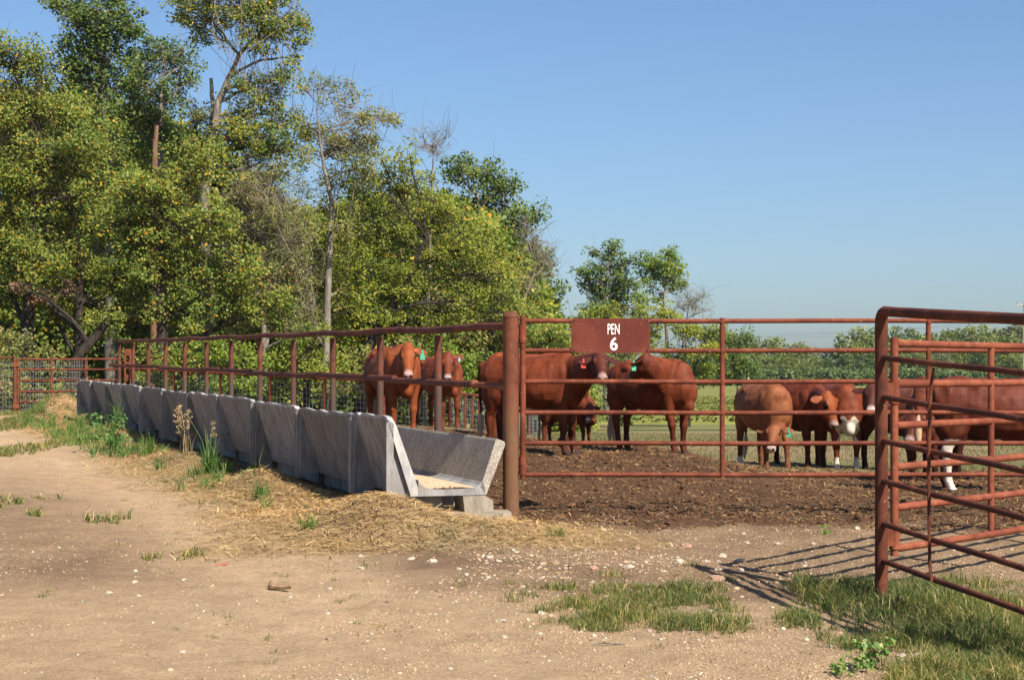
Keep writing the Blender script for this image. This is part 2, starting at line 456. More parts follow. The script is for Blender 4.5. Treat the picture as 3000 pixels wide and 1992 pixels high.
# ------------------------------------------------------------------ ground sheet
def axis(segs):
    out = []
    for a, b, st in segs:
        k = max(1, int(round((b - a) / st))); out += list(np.linspace(a, b, k, endpoint=False))
    out.append(segs[-1][1]); return np.array(out)
gx = axis([(-900, -60, 60), (-60, -16, 1.5), (-16, -7, 0.18), (-7, 7, 0.038), (7, 14, 0.18), (14, 60, 1.5), (60, 900, 60)])
gy = axis([(-40, 5, 3), (5, 7.6, 0.2), (7.6, 14, 0.035), (14, 22, 0.05), (22, 34, 0.11), (34, 60, 0.35), (60, 120, 1.5), (120, 400, 8), (400, 2400, 100)])
GX, GY = np.meshgrid(gx, gy)
GZ = hgt(GX, GY)
V = np.stack([GX.ravel(), GY.ravel(), GZ.ravel()], 1)
nx, ny = len(gx), len(gy)
ii = (np.arange(ny - 1)[:, None] * nx + np.arange(nx - 1)[None, :]).ravel()
Fq = np.stack([ii, ii + 1, ii + nx + 1, ii + nx], 1)
gme = arr_mesh('ground', V, Fq, True)

def zones(x, y):
    """weights of pen soil, straw, grass, pasture at a point"""
    c = cc(x, y)
    n1 = fbm(x, y, 1.3, 4, 3); n2 = fbm(x, y, 2.6, 4, 71)
    pen = sst(16.9, 17.6, y + 1.4 * (n1 - 0.5)) * sst(6.4, 6.9, c + 0.3 * (n1 - .5)) * (1 - sst(27.0, 29.5, y + 3 * (n2 - .5) - 3.0 * (1 - sst(0, 3.5, x))))
    strw = sst(3.3, 4.4, c + 1.5 * (n2 - .5)) * (1 - sst(6.9, 7.6, c)) * sst(15.4, 16.4, y + 1.2 * (n1 - .5)) 
    strw = np.maximum(strw, sst(-3.2, -2.2, x + 1.2 * (n1 - .5)) * (1 - sst(0.5, 1.3, x)) * sst(14.9, 15.8, y + 0.8 * (n2 - .5)) * (1 - sst(17.5, 18.5, y)))
    strw = strw * (1 - pen)
    past = sst(26.5, 28.5, y + 3 * (n2 - .5) - 3.0 * (1 - sst(0, 3.5, x))) * sst(6.9, 9, c)
    past = np.maximum(past, sst(47, 50, y))
    return pen, strw, past
def soil_colour(x, y):
    pen, strw, past = zones(x, y)
    n2 = fbm(x, y, 1.8, 5, 101); n3 = fbm(x, y, 0.7, 4, 131); c = cc(x, y)
    tan = np.array([0.37, 0.245, 0.135]); tan2 = np.array([0.43, 0.30, 0.175]); brown = np.array([0.19, 0.12, 0.068])
    dirt = tan + (tan2 - tan) * n2[..., None]
    # darker trampled belt between the track and the pen
    nn = 2.4 * (n2 - .5)
    d1 = sst(12.4, 14.2, y + nn) * np.exp(-((c - 1.5 - .3 * nn) / 1.25) ** 2) * (1 - sst(19, 26, y))
    d2 = sst(12.2, 13.6, y + nn) * sst(3.9, 4.9, c + .5 * nn) * (1 - .45 * sst(2.5, 4.5, x))
    d3 = .55 * np.exp(-((x - 3.0) / 1.2) ** 2 - ((y - 11.2) / 1.2) ** 2)
    belt = np.clip(np.maximum(np.maximum(.85 * d1, d2), d3) * (0.40 + 0.85 * n3), 0, 1)
    track = np.exp(-((c - 3.35 + .9 * sst(24, 42, y) - .35 * nn * .4) / .48) ** 2) * sst(10.5, 12.5, y) * (1 - sst(44, 50, y))
    track = np.maximum(track, np.exp(-((c + .2 + .2 * nn) / .8) ** 2) * sst(15, 18, y) * (1 - sst(44, 50, y)))
    belt = belt * (1 - .8 * track)
    dirt = dirt * (1 + (.13 * track * (1 - .4 * n3))[..., None])
    colr = dirt + (brown - dirt) * belt[..., None]
    lf = sst(12.5, 15, y) * (1 - sst(-.6, .8, c - 1.0 + 1.5 * (n3 - .5))) * .14
    colr = colr * (1 - lf[..., None] * np.array([.75, .8, .8]))
    def lay(colr, wgt, k): return colr + (np.array(k) - colr) * wgt[..., None]
    colr = lay(colr, np.clip(strw * (0.35 + 0.9 * n3), 0, 1), (0.35, 0.225, 0.10))
    colr = lay(colr, pen, (0.098, 0.053, 0.027))
    pk = np.array([0.135, 0.135, 0.05]) + (np.array([0.23, 0.17, 0.085]) - np.array([0.135, 0.135, 0.05])) * sst(0.35, 0.65, fbm(x, y, 7, 4, 201))[..., None]
    colr = colr + (pk - colr) * past[..., None]
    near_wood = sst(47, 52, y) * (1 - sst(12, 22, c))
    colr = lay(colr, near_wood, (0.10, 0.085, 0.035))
    return colr * np.array([1.25, 1.27, 1.34])
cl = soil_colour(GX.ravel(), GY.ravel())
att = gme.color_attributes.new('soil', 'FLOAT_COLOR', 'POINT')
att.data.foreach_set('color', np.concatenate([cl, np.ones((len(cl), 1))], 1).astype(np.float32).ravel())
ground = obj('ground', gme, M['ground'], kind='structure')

# ------------------------------------------------------------------ scatter tools
def rand_rot(n, tilt=None):
    """random rotation matrices; tilt limits the lean from upright"""
    if tilt is None:
        q = RNG.normal(size=(n, 4)); q /= np.linalg.norm(q, axis=1)[:, None]
        w_, x, y, z = q.T
        return np.stack([np.stack([1 - 2 * (y * y + z * z), 2 * (x * y - z * w_), 2 * (x * z + y * w_)], 1),
                         np.stack([2 * (x * y + z * w_), 1 - 2 * (x * x + z * z), 2 * (y * z - x * w_)], 1),
                         np.stack([2 * (x * z - y * w_), 2 * (y * z + x * w_), 1 - 2 * (x * x + y * y)], 1)], 1)
    a = RNG.uniform(0, 2 * np.pi, n); t = RNG.normal(0, tilt, n); b = RNG.uniform(0, 2 * np.pi, n)
    def rz(a):
        c, s = np.cos(a), np.sin(a); o = np.zeros((n, 3, 3)); o[:, 0, 0] = c; o[:, 0, 1] = -s; o[:, 1, 0] = s; o[:, 1, 1] = c; o[:, 2, 2] = 1; return o
    c, s = np.cos(t), np.sin(t); rx = np.zeros((n, 3, 3)); rx[:, 0, 0] = 1; rx[:, 1, 1] = c; rx[:, 1, 2] = -s; rx[:, 2, 1] = s; rx[:, 2, 2] = c
    return rz(b) @ rx @ rz(a)
def inst(TV, TF_, P, Rm, Sc):
    """instances of template verts -> arrays"""
    n = len(P); k = len(TV)
    Sc = np.asarray(Sc)
    if Sc.ndim == 1: Sc = Sc[:, None].repeat(3, 1)
    V = np.einsum('nij,nkj->nki', Rm, TV[None] * Sc[:, None, :]) + P[:, None, :]
    F_ = (TF_[None] + (np.arange(n) * k)[:, None, None]).reshape(-1, TF_.shape[1])
    return V.reshape(-1, 3), F_
def icosa():
    t = (1 + 5 ** .5) / 2
    v = np.array([(-1, t, 0), (1, t, 0), (-1, -t, 0), (1, -t, 0), (0, -1, t), (0, 1, t), (0, -1, -t), (0, 1, -t), (t, 0, -1), (t, 0, 1), (-t, 0, -1), (-t, 0, 1)], float)
    v /= np.linalg.norm(v[0])
    f = np.array([(0, 11, 5), (0, 5, 1), (0, 1, 7), (0, 7, 10), (0, 10, 11), (1, 5, 9), (5, 11, 4), (11, 10, 2), (10, 7, 6), (7, 1, 8), (3, 9, 4), (3, 4, 2), (3, 2, 6), (3, 6, 8), (3, 8, 9), (4, 9, 5), (2, 4, 11), (6, 2, 10), (8, 6, 7), (9, 8, 1)])
    return v, f
def lumps(P, size, squash=0.6, rough=0.35):
    """irregular stones / clods"""
    TV, TFc = icosa(); n = len(P)
    base = TV[None].repeat(n, 0) * (1 + RNG.uniform(-rough, rough, (n, 12, 1)))
    sc = np.stack([RNG.uniform(0.7, 1.35, n), RNG.uniform(0.7, 1.2, n), RNG.uniform(0.45, 1.0, n) * squash / 0.7], 1) * size[:, None]
    Rm = rand_rot(n, 0.35)
    V = np.einsum('nij,nkj->nki', Rm, base * sc[:, None, :]) + P[:, None, :]
    F_ = (TFc[None] + (np.arange(n) * 12)[:, None, None]).reshape(-1, 3)
    return V.reshape(-1, 3), F_
def merge(parts):
    Vs, Fs, o = [], [], 0
    for V, F_ in parts: Vs.append(V); Fs.append(F_ + o); o += len(V)
    return np.concatenate(Vs), np.concatenate(Fs)

def in_view(x, y, m=0.35):
    return np.abs(x) < (1500 / FP * y + m)

# gravel
def scatter_pts(n, x0, x1, y0, y1, dens):
    x = RNG.uniform(x0, x1, n); y = RNG.uniform(y0, y1, n)
    k = (RNG.uniform(size=n) < dens(x, y)) & in_view(x, y, 0.6)
    return x[k], y[k]
def gravel_d(x, y):
    pen, strw, past = zones(x, y)
    d = 0.05 + 0.95 * sst(0.50, 0.64, fbm(x, y, 1.1, 4, 61)) * (0.25 + 0.75 * sst(-2.0, 0.5, x)) 
    d = d * (1 - pen) * (1 - 0.85 * strw) * (1 - past) * (1 - .75 * np.exp(-((cc(x, y) - 3.35) / .5) ** 2) * sst(10.5, 12.5, y))
    return d * np.where(y > 16, 0.35, 1.0) * (0.35 + 0.65 * sst(-2.2, 0.6, x)) 
x, y = scatter_pts(120000, -7, 7, 7.6, 24, gravel_d)
sz = np.clip(RNG.lognormal(math.log(0.0068), 0.5, len(x)), 0.003, 0.028)
P = np.stack([x, y, hgt(x, y) - sz * 0.05], 1)
V, F_ = lumps(P, sz)
obj('gravel', arr_mesh('gravel', V, F_), M['pebble'], kind='stuff')

x, y = scatter_pts(150000, -5.5, 5.5, 7.6, 18, lambda x, y: (1 - zones(x, y)[0]) * (0.10 + 0.9 * sst(.42, .62, fbm(x, y, .8, 3, 67))) * (.45 + .55 * sst(-2.5, 0, x)) * np.where(y > 13, .55, 1))
sz = np.clip(RNG.lognormal(math.log(0.0048), 0.4, len(x)), 0.0025, 0.014)
V, F_ = lumps(np.stack([x, y, hgt(x, y) + sz * 0.05], 1), sz, .6, .4)
M['grit'] = island_mat('grit', [(0, (0.17, 0.11, 0.065)), (0.25, (0.31, 0.21, 0.125)), (0.7, (0.39, 0.275, 0.165)), (1, (0.44, 0.325, 0.205))])
obj('grit', arr_mesh('grit', V, F_), M['grit'], kind='stuff')

# manure clods on the pen floor
def clod_d(x, y):
    pen, strw, past = zones(x, y); return pen * (0.25 + 0.75 * vnoise(x, y, 0.5, 9))
x, y = scatter_pts(85000, -4, 9, 16.5, 30, clod_d)
sz = np.clip(RNG.lognormal(math.log(0.0125), 0.45, len(x)), 0.006, 0.05)
P = np.stack([x, y, hgt(x, y) + sz * 0.1], 1)
V, F_ = lumps(P, sz, 0.55, 0.45)
obj('manure_clods', arr_mesh('clods', V, F_), M['clod'], kind='stuff')

# straw
def strips(x, y, ln, wd, lift, tilt):
    n = len(x)
    TV = np.array([(-.5, -.5, 0), (0, -.5, 0.04), (0, .5, 0.04), (-.5, .5, 0), (.5, -.5, 0), (.5, .5, 0)])
    TFc = np.array([(0, 1, 2, 3), (1, 4, 5, 2)])
    P = np.stack([x, y, hgt(x, y) + lift], 1)
    Rm = rand_rot(n, tilt)
    return inst(TV, TFc, P, Rm, np.stack([ln, wd, ln], 1))
def straw_d(x, y):
    pen, strw, past = zones(x, y); c = cc(x, y)
    core = np.exp(-((c - 4.7) / 0.8) ** 2)
    heap = np.exp(-((x + 0.8) / 1.1) ** 2 - ((y - 16.4) / 1.0) ** 2)
    return np.clip(strw * (0.30 + 0.9 * core + 1.0 * heap), 0, 1) * np.where(y > 24, 0.55, 1.0)
x, y = scatter_pts(330000, -12, 2.2, 14.4, 46, straw_d)
n = len(x)
V1 = strips(x, y, RNG.uniform(0.05, 0.19, n), RNG.uniform(0.004, 0.009, n) * (1 + (y - 15) * 0.03), RNG.uniform(0.0, 0.045, n), 0.20)
x, y = scatter_pts(60000, -7, 7, 7.8, 17.5, lambda x, y: (1 - zones(x, y)[0]) * (0.05 + 0.75 * sst(13.0, 16.5, y)) * (1 - 0.6 * sst(-6, -3, -x)))
n = len(x)
V2 = strips(x, y, RNG.uniform(0.02, 0.12, n), RNG.uniform(0.002, 0.0045, n), RNG.uniform(0.002, 0.012, n), 0.12)
V, F_ = merge([V1, V2])
obj('loose_straw', arr_mesh('straw', V, F_), M['straw'], kind='stuff')
x, y = scatter_pts(50000, -4, 9, 16.5, 29, lambda x, y: zones(x, y)[0] * (0.3 + 0.7 * vnoise(x, y, 0.9, 77)))
n = len(x)
V, F_ = strips(x, y, RNG.uniform(0.03, 0.13, n), RNG.uniform(0.004, 0.008, n), RNG.uniform(0.005, 0.03, n), 0.25)
obj('trampled_straw', arr_mesh('straw_pen', V, F_), M['straw_dark'], kind='stuff')

# grass blades
def blades(x, y, z, ln, wd, lean):
    n = len(x)
    a = RNG.uniform(0, 2 * np.pi, n); d = np.stack([np.cos(a), np.sin(a), np.zeros(n)], 1)
    b = RNG.uniform(0, 2 * np.pi, n); s = np.stack([np.cos(b), np.sin(b), np.zeros(n)], 1) * wd[:, None] * 0.5
    p0 = np.stack([x, y, z], 1); up = np.array([0, 0, 1.0])
    l = lean[:, None]; L_ = ln[:, None]
    p1 = p0 + L_ * 0.45 * (up * (1 - 0.25 * l) + d * l * 0.45)
    p2 = p0 + L_ * (up * (0.92 - 0.62 * l) + d * l * 1.0)
    V = np.stack([p0 - s, p0 + s, p1 - s * .8, p1 + s * .8, p2], 1).reshape(-1, 3)
    o = (np.arange(n) * 5)[:, None]
    F_ = np.concatenate([o + np.array([0, 1, 3]), o + np.array([0, 3, 2]), o + np.array([2, 3, 4])], 0)
    return V, F_
def grass_patch(n, x0, x1, y0, y1, dens, lmin, lmax, wd=0.004):
    # tufts of blades
    x, y = scatter_pts(n, x0, x1, y0, y1, dens)
    k = 16
    xx = np.repeat(x, k) + RNG.normal(0, 0.03, len(x) * k); yy = np.repeat(y, k) + RNG.normal(0, 0.03, len(x) * k)
    f = np.repeat(0.35 + 1.1 * vnoise(x, y, 0.35, 55) * RNG.uniform(0.7, 1.2, len(x)), k)
    ln = RNG.uniform(lmin, lmax, len(xx)) * f
    return blades(xx, yy, hgt(xx, yy) - 0.005, ln, np.full(len(xx), wd) * RNG.uniform(.7, 1.5, len(xx)), np.clip(RNG.uniform(0.2, 1.35, len(xx)), 0, 1.25))
def blob(x, y, px, py, rx, ry):
    """ellipse given by its ground centre row/col in the photo (ground contact point solved below)"""
    Yc = ground_Y(px, py); xc = X(px, Yc)
    ex = rx / FP * Yc; y2 = ground_Y(px, py - ry); y1 = ground_Y(px, py + ry)
    eyv = (y2 - y1) / 2
    q = ((x - xc) / ex) ** 2 + ((y - (y1 + y2) / 2) / eyv) ** 2
    return np.clip(1.35 - q, 0, 1)
def ground_Y(px, py):
    """depth at which the ground is seen at that photo point (walk along the ray)"""
    Y = 7.0
    while Y < 400:
        if HC - (py - HY) / FP * Y <= hz0(X(px, Y), Y): return Y
        Y += 0.05 + Y * 0.002
    return Y
def hz0(x, y): return float(hgt(np.array([x]), np.array([y]), False)[0])
def gy_pt(px, py):
    Y = ground_Y(px, py); x_ = X(px, Y); return Vector((x_, Y, hz(x_, Y)))
parts = []
near_blobs = [(1620, 1770, 120, 50), (1790, 1790, 130, 60), (1980, 1770, 170, 80), (2080, 1820, 110, 50), (1700, 1830, 60, 25), (1900, 1730, 90, 25), (1560, 1760, 50, 30)]
def dA(x, y):
    d = np.zeros_like(x)
    for b_ in near_blobs: d = np.maximum(d, blob(x, y, *b_))
    return d * sst(0.37, 0.54, fbm(x, y, 0.42, 3, 301)) * (.5 + .5 * vnoise(x, y, .18, 302))
parts.append(grass_patch(9000, -1, 2.6, 9.5, 13.5, dA, 0.05, 0.17, 0.0045))
rb = [(2800, 1900, 330, 100), (2950, 1850, 260, 150), (2640, 1800, 150, 80), (2560, 1730, 110, 60), (2780, 1740, 180, 60), (2950, 1670, 150, 45), (2420, 1760, 80, 50), (2860, 1990, 260, 90), (2350, 1830, 60, 25)]
def dB(x, y):
    d = np.zeros_like(x)
    for b_ in rb: d = np.maximum(d, blob(x, y, *b_))
    bare = blob(x, y, 2900, 1740, 120, 20) + blob(x, y, 2620, 1935, 110, 25)
    return np.clip(d - bare, 0, 1) * (0.30 + 0.70 * sst(0.36, 0.52, fbm(x, y, 0.5, 3, 311))) * (.6 + .4 * vnoise(x, y, .2, 303))
parts.append(grass_patch(15000, 1.2, 4.4, 7.8, 13.8, dB, 0.07, 0.23, 0.0048))
# thin tufts everywhere near the gate and on the track
def dC(x, y):
    pen, strw, past = zones(x, y)
    return (1 - pen) * 0.035 * sst(0.5, 0.65, fbm(x, y, 0.8, 3, 321)) * sst(10.5, 12, y)
parts.append(grass_patch(14000, -7, 6, 9, 24, dC, 0.03, 0.10, 0.004))
lb = [(-30, 1250, 110, 50), (-20, 1330, 90, 40), (10, 1210, 90, 14), (150, 1195, 150, 10), (120, 1462, 60, 6), (300, 1520, 70, 8), (20, 1480, 45, 12), (440, 1625, 40, 8), (560, 1625, 20, 7), (90, 1512, 35, 5)]
def dD(x, y):
    d = np.zeros_like(x)
    for b_ in lb: d = np.maximum(d, blob(x, y, *b_))
    return d * 0.9
parts.append(grass_patch(30000, -17, -2, 12, 50, dD, 0.06, 0.2, 0.009))
V, F_ = merge(parts)
obj('grass', arr_mesh('grass', V, F_), M['grass'], kind='stuff')

# weedy fresh grass along the feeder
def dE(x, y):
    c = cc(x, y)
    return np.exp(-((c - 4.3) / 0.36) ** 2) * sst(0.40, 0.52, fbm(x, y, 1.7, 3, 331)) * sst(20, 25, y)
parts = [grass_patch(9000, -14, -2, 18, 44, dE, 0.14, 0.42, 0.010)]
V, F_ = merge(parts)
obj('feeder_grass', arr_mesh('feeder_grass', V, F_), M['grass_fresh'], kind='stuff')

# pasture blades beyond the pen
def dP(x, y): return zones(x, y)[2] * 0.8
x, y = scatter_pts(90000, -4, 24, 26, 62, dP)
n = len(x)
V, F_ = blades(x, y, hgt(x, y) - .01, RNG.uniform(0.03, 0.13, n), np.full(n, 0.014), np.clip(RNG.uniform(.4, 1.2, n), 0, 1.2))
obj('pasture_grass', arr_mesh('pasture', V, F_), M['pasture'], kind='stuff')

# ------------------------------------------------------------------ crop field
def field_z(x, y): return hgt(x, y, False) + 0.42
fx = np.linspace(-25, 150, 240); fy = axis([(88, 120, 0.5), (120, 200, 1.5), (200, 352, 5)])
QX, QY = np.meshgrid(fx, fy)
edge = 89 + 1.2 * vnoise(QX, QY * 0, 3, 5)
QZ = field_z(QX, QY) + 0.16 * (RNG.uniform(size=QX.shape) - .5) * (1 - sst(100, 250, QY))
QZ = np.where(QY <= 88.01, hgt(QX, QY, False) - 0.1, QZ)
V = np.stack([QX.ravel(), QY.ravel() , QZ.ravel()], 1)
nx, ny = len(fx), len(fy)
ii = (np.arange(ny - 1)[:, None] * nx + np.arange(nx - 1)[None, :]).ravel()
def field_mat():
    m, n, b = nodes('crop_canopy')
    f = noise(n, geo_pos(n, (0.25, 1, 1)), 1.3, 6, 0.75); g = noise(n, geo_pos(n, (.3, 1, 1)), 0.08, 4)
    c = ramp(n, f, [(0.3, (0.09, 0.10, 0.026)), (0.5, (0.17, 0.17, 0.05)), (0.7, (0.26, 0.235, 0.08))])
    c = mix(n, 1.0, c, ramp(n, g, [(0.3, (0.82, 0.92, 0.8)), (0.7, (1.1, 1.05, 1.05))]), 'MULTIPLY')
    L(n, c, b.inputs['Base Color']); b.inputs['Roughness'].default_value = 0.9; b.inputs['Specular IOR Level'].default_value = .1
    bump(n, b, f, 0.8, 0.3)
    return m
M['field'] = field_mat()
obj('crop_field', arr_mesh('crop_field', V, np.stack([ii, ii + 1, ii + nx + 1, ii + nx], 1)), M['field'], kind='structure')
n = 60000
y = 88.2 + 90 * RNG.uniform(size=n) ** 1.5; x = RNG.uniform(-6, 32, n) * y / 88
z = hgt(x, y, False) + np.where(y < 89.5, RNG.uniform(0.02, 0.5, n), RNG.uniform(0.34, 0.50, n))
TVq = np.array([(-.5, -.32, 0), (.5, -.32, 0.1), (.5, .32, 0), (-.5, .32, 0.1)]); TFq = np.array([(0, 1, 2, 3)])
V, F_ = inst(TVq, TFq, np.stack([x, y, z], 1), rand_rot(n, .7), RNG.uniform(0.10, 0.24, n))
obj('crop_leaves', arr_mesh('crop_leaves', V, F_), M['crop'], kind='stuff')

# ------------------------------------------------------------------ trees
LEAF_V = np.array([(0, -.5, 0), (.40, 0, .08), (0, .5, 0), (-.40, 0, .08)]); LEAF_F = np.array([(0, 1, 2, 3)])
def leaf_cloud(C, rad, per, size):
    """C clump centres (n,3), rad (n,), per leaves each"""
    n = len(C); tot = n * per
    u = RNG.normal(size=(tot, 3)); u /= np.linalg.norm(u, axis=1)[:, None]
    r = RNG.uniform(0.15, 1, tot) ** 0.5
    P = np.repeat(C, per, 0) + u * (r * np.repeat(rad, per))[:, None] * np.array([1, 1, 0.75])
    sz = RNG.uniform(0.6, 1.3, tot) * size
    # leaves lean out towards the open, lit side of the wood
    zd = np.array(Vector((.30, -.50, .80)).normalized()); q = np.array(Vector((0, 0, 1)).rotation_difference(Vector(zd)).to_matrix())
    return inst(LEAF_V, LEAF_F, P, q @ rand_rot(tot, 0.95), sz)
def limb(mb, a, b, r0, r1, n=6, seg=5, sag=0.12):
    a = Vector(a); b = Vector(b); d = (b - a).length
    off = Vector((random.uniform(-1, 1), random.uniform(-1, 1), random.uniform(-.2, 1))) * d * sag
    pts, rr = [], []
    for i in range(seg + 1):
        t = i / seg
        p = a.lerp(b, t) + off * math.sin(math.pi * t) + Vector((random.uniform(-1, 1), random.uniform(-1, 1), random.uniform(-1, 1))) * d * 0.02 * (0 < i < seg)
        pts.append(p); rr.append(r0 + (r1 - r0) * t)
    mb.tube(pts, rr, n, cap=False)
    return pts
def tree(name, label, trunk, blobs, mat, bark_m, leaf=0.1, per=34, clump=0.42, dens=1.0, cat='tree', group=None, twigs=True, bare=0.0, depth=1.0, fill=1.3):
    """trunk: [(px,py,Y,r)] photo points at depth; blobs: [(px,py,rx,ry[,dens])] in photo px at the trunk's depth"""
    Y0 = trunk[0][2]
    base = at(trunk[0][0], trunk[0][1], Y0); base.z = hz(base.x, Y0) - 0.05
    root = empty(name, base, 0, label, cat, group)
    mb = MB(); tp = [base] + [at(a, b, c) for (a, b, c, r) in trunk[1:]]
    tr = [trunk[0][3] * 1.25] + [t[3] for t in trunk[1:]]
    pts, rr = [], []
    for i in range(len(tp) - 1):
        for k in range(4):
            t = k / 4; p = tp[i].lerp(tp[i + 1], t)
            if i + k > 0: p = p + Vector((random.uniform(-1, 1), random.uniform(-1, 1), 0)) * 0.25 * tr[i]
            pts.append(p); rr.append(tr[i] + (tr[i + 1] - tr[i]) * t)
    pts.append(tp[-1]); rr.append(tr[-1])
    loc = lambda v: Vector(v) - base
    mb.tube([loc(p) for p in pts], rr, 9, cap=True)
    Cs, Rs = [], []
    tw = MB()
    for bl in blobs:
        px, py, rx, ry = bl[:4]; dn = (bl[4] if len(bl) > 4 else 1.0) * dens
        Yb = Y0 + random.uniform(-.6, .9) * depth + (bl[5] if len(bl) > 5 else 0)
        c = at(px, py, Yb); ex, ez = rx / FP * Yb, ry / FP * Yb; ey = (0.5 * (ex + ez)) * depth
        # limb from the nearest lower trunk point
        cand = [(i, p) for i, p in enumerate(pts) if p.z < c.z - 0.15 * (c - p).length]
        if not cand: cand = [(0, pts[0])]
        i, p = min(cand, key=lambda q: (q[1] - c).length)
        r0 = min(rr[i] * 0.62, 0.05 + 0.05 * (ex + ez)); 
        lp = limb(mb, loc(p), loc(c), r0, max(0.018, r0 * 0.35), 6, 6)
        vol = ex * ey * ez
        k = max(5, int(dn * fill * (1.3 * vol / clump ** 3 + 2.2 * (ex * ez) / clump ** 2)))
        for q in range(k):
            u = Vector((random.gauss(0, 1), random.gauss(0, 1), random.gauss(0, 1))).normalized() * random.uniform(0.35, 1.0)
            cp = c + Vector((u.x * ex, u.y * ey, u.z * ez))
            if cp.z < base.z + .1: cp.z = base.z + random.uniform(.1, .6)
            if random.random() >= bare: Cs.append(loc(cp)); Rs.append(clump * random.uniform(0.6, 1.25))
            if twigs:
                s = lp[random.randint(3, 6)] if q % 3 else Vector(Cs[random.randrange(len(Cs))]) if Cs else lp[-1]
                limb(tw, s, loc(cp) + Vector((u.x, u.y, abs(u.z))) * 0.12, 0.013, 0.004, 3, 3, 0.2)
                if bare > 0 or q % 4 == 0:
                    for _ in range(3 if bare > 0.2 else 1):
                        e = loc(cp) + Vector((random.gauss(0, .4), random.gauss(0, .4), random.gauss(0.2, .4)))
                        limb(tw, loc(cp), e, 0.008, 0.003, 3, 3, 0.12)
    mb.build('trunk', bark_m, root, angle=60)
    if twigs: tw.build('twigs', M['twig'] if bark_m is not M['bark_dark'] else bark_m, root)
    if Cs:
        V, F_ = leaf_cloud(np.array([tuple(c) for c in Cs]), np.array(Rs), int(per * 1.55), leaf * .90)
        obj('crown', arr_mesh('crown', V, F_), mat, root)
    return root

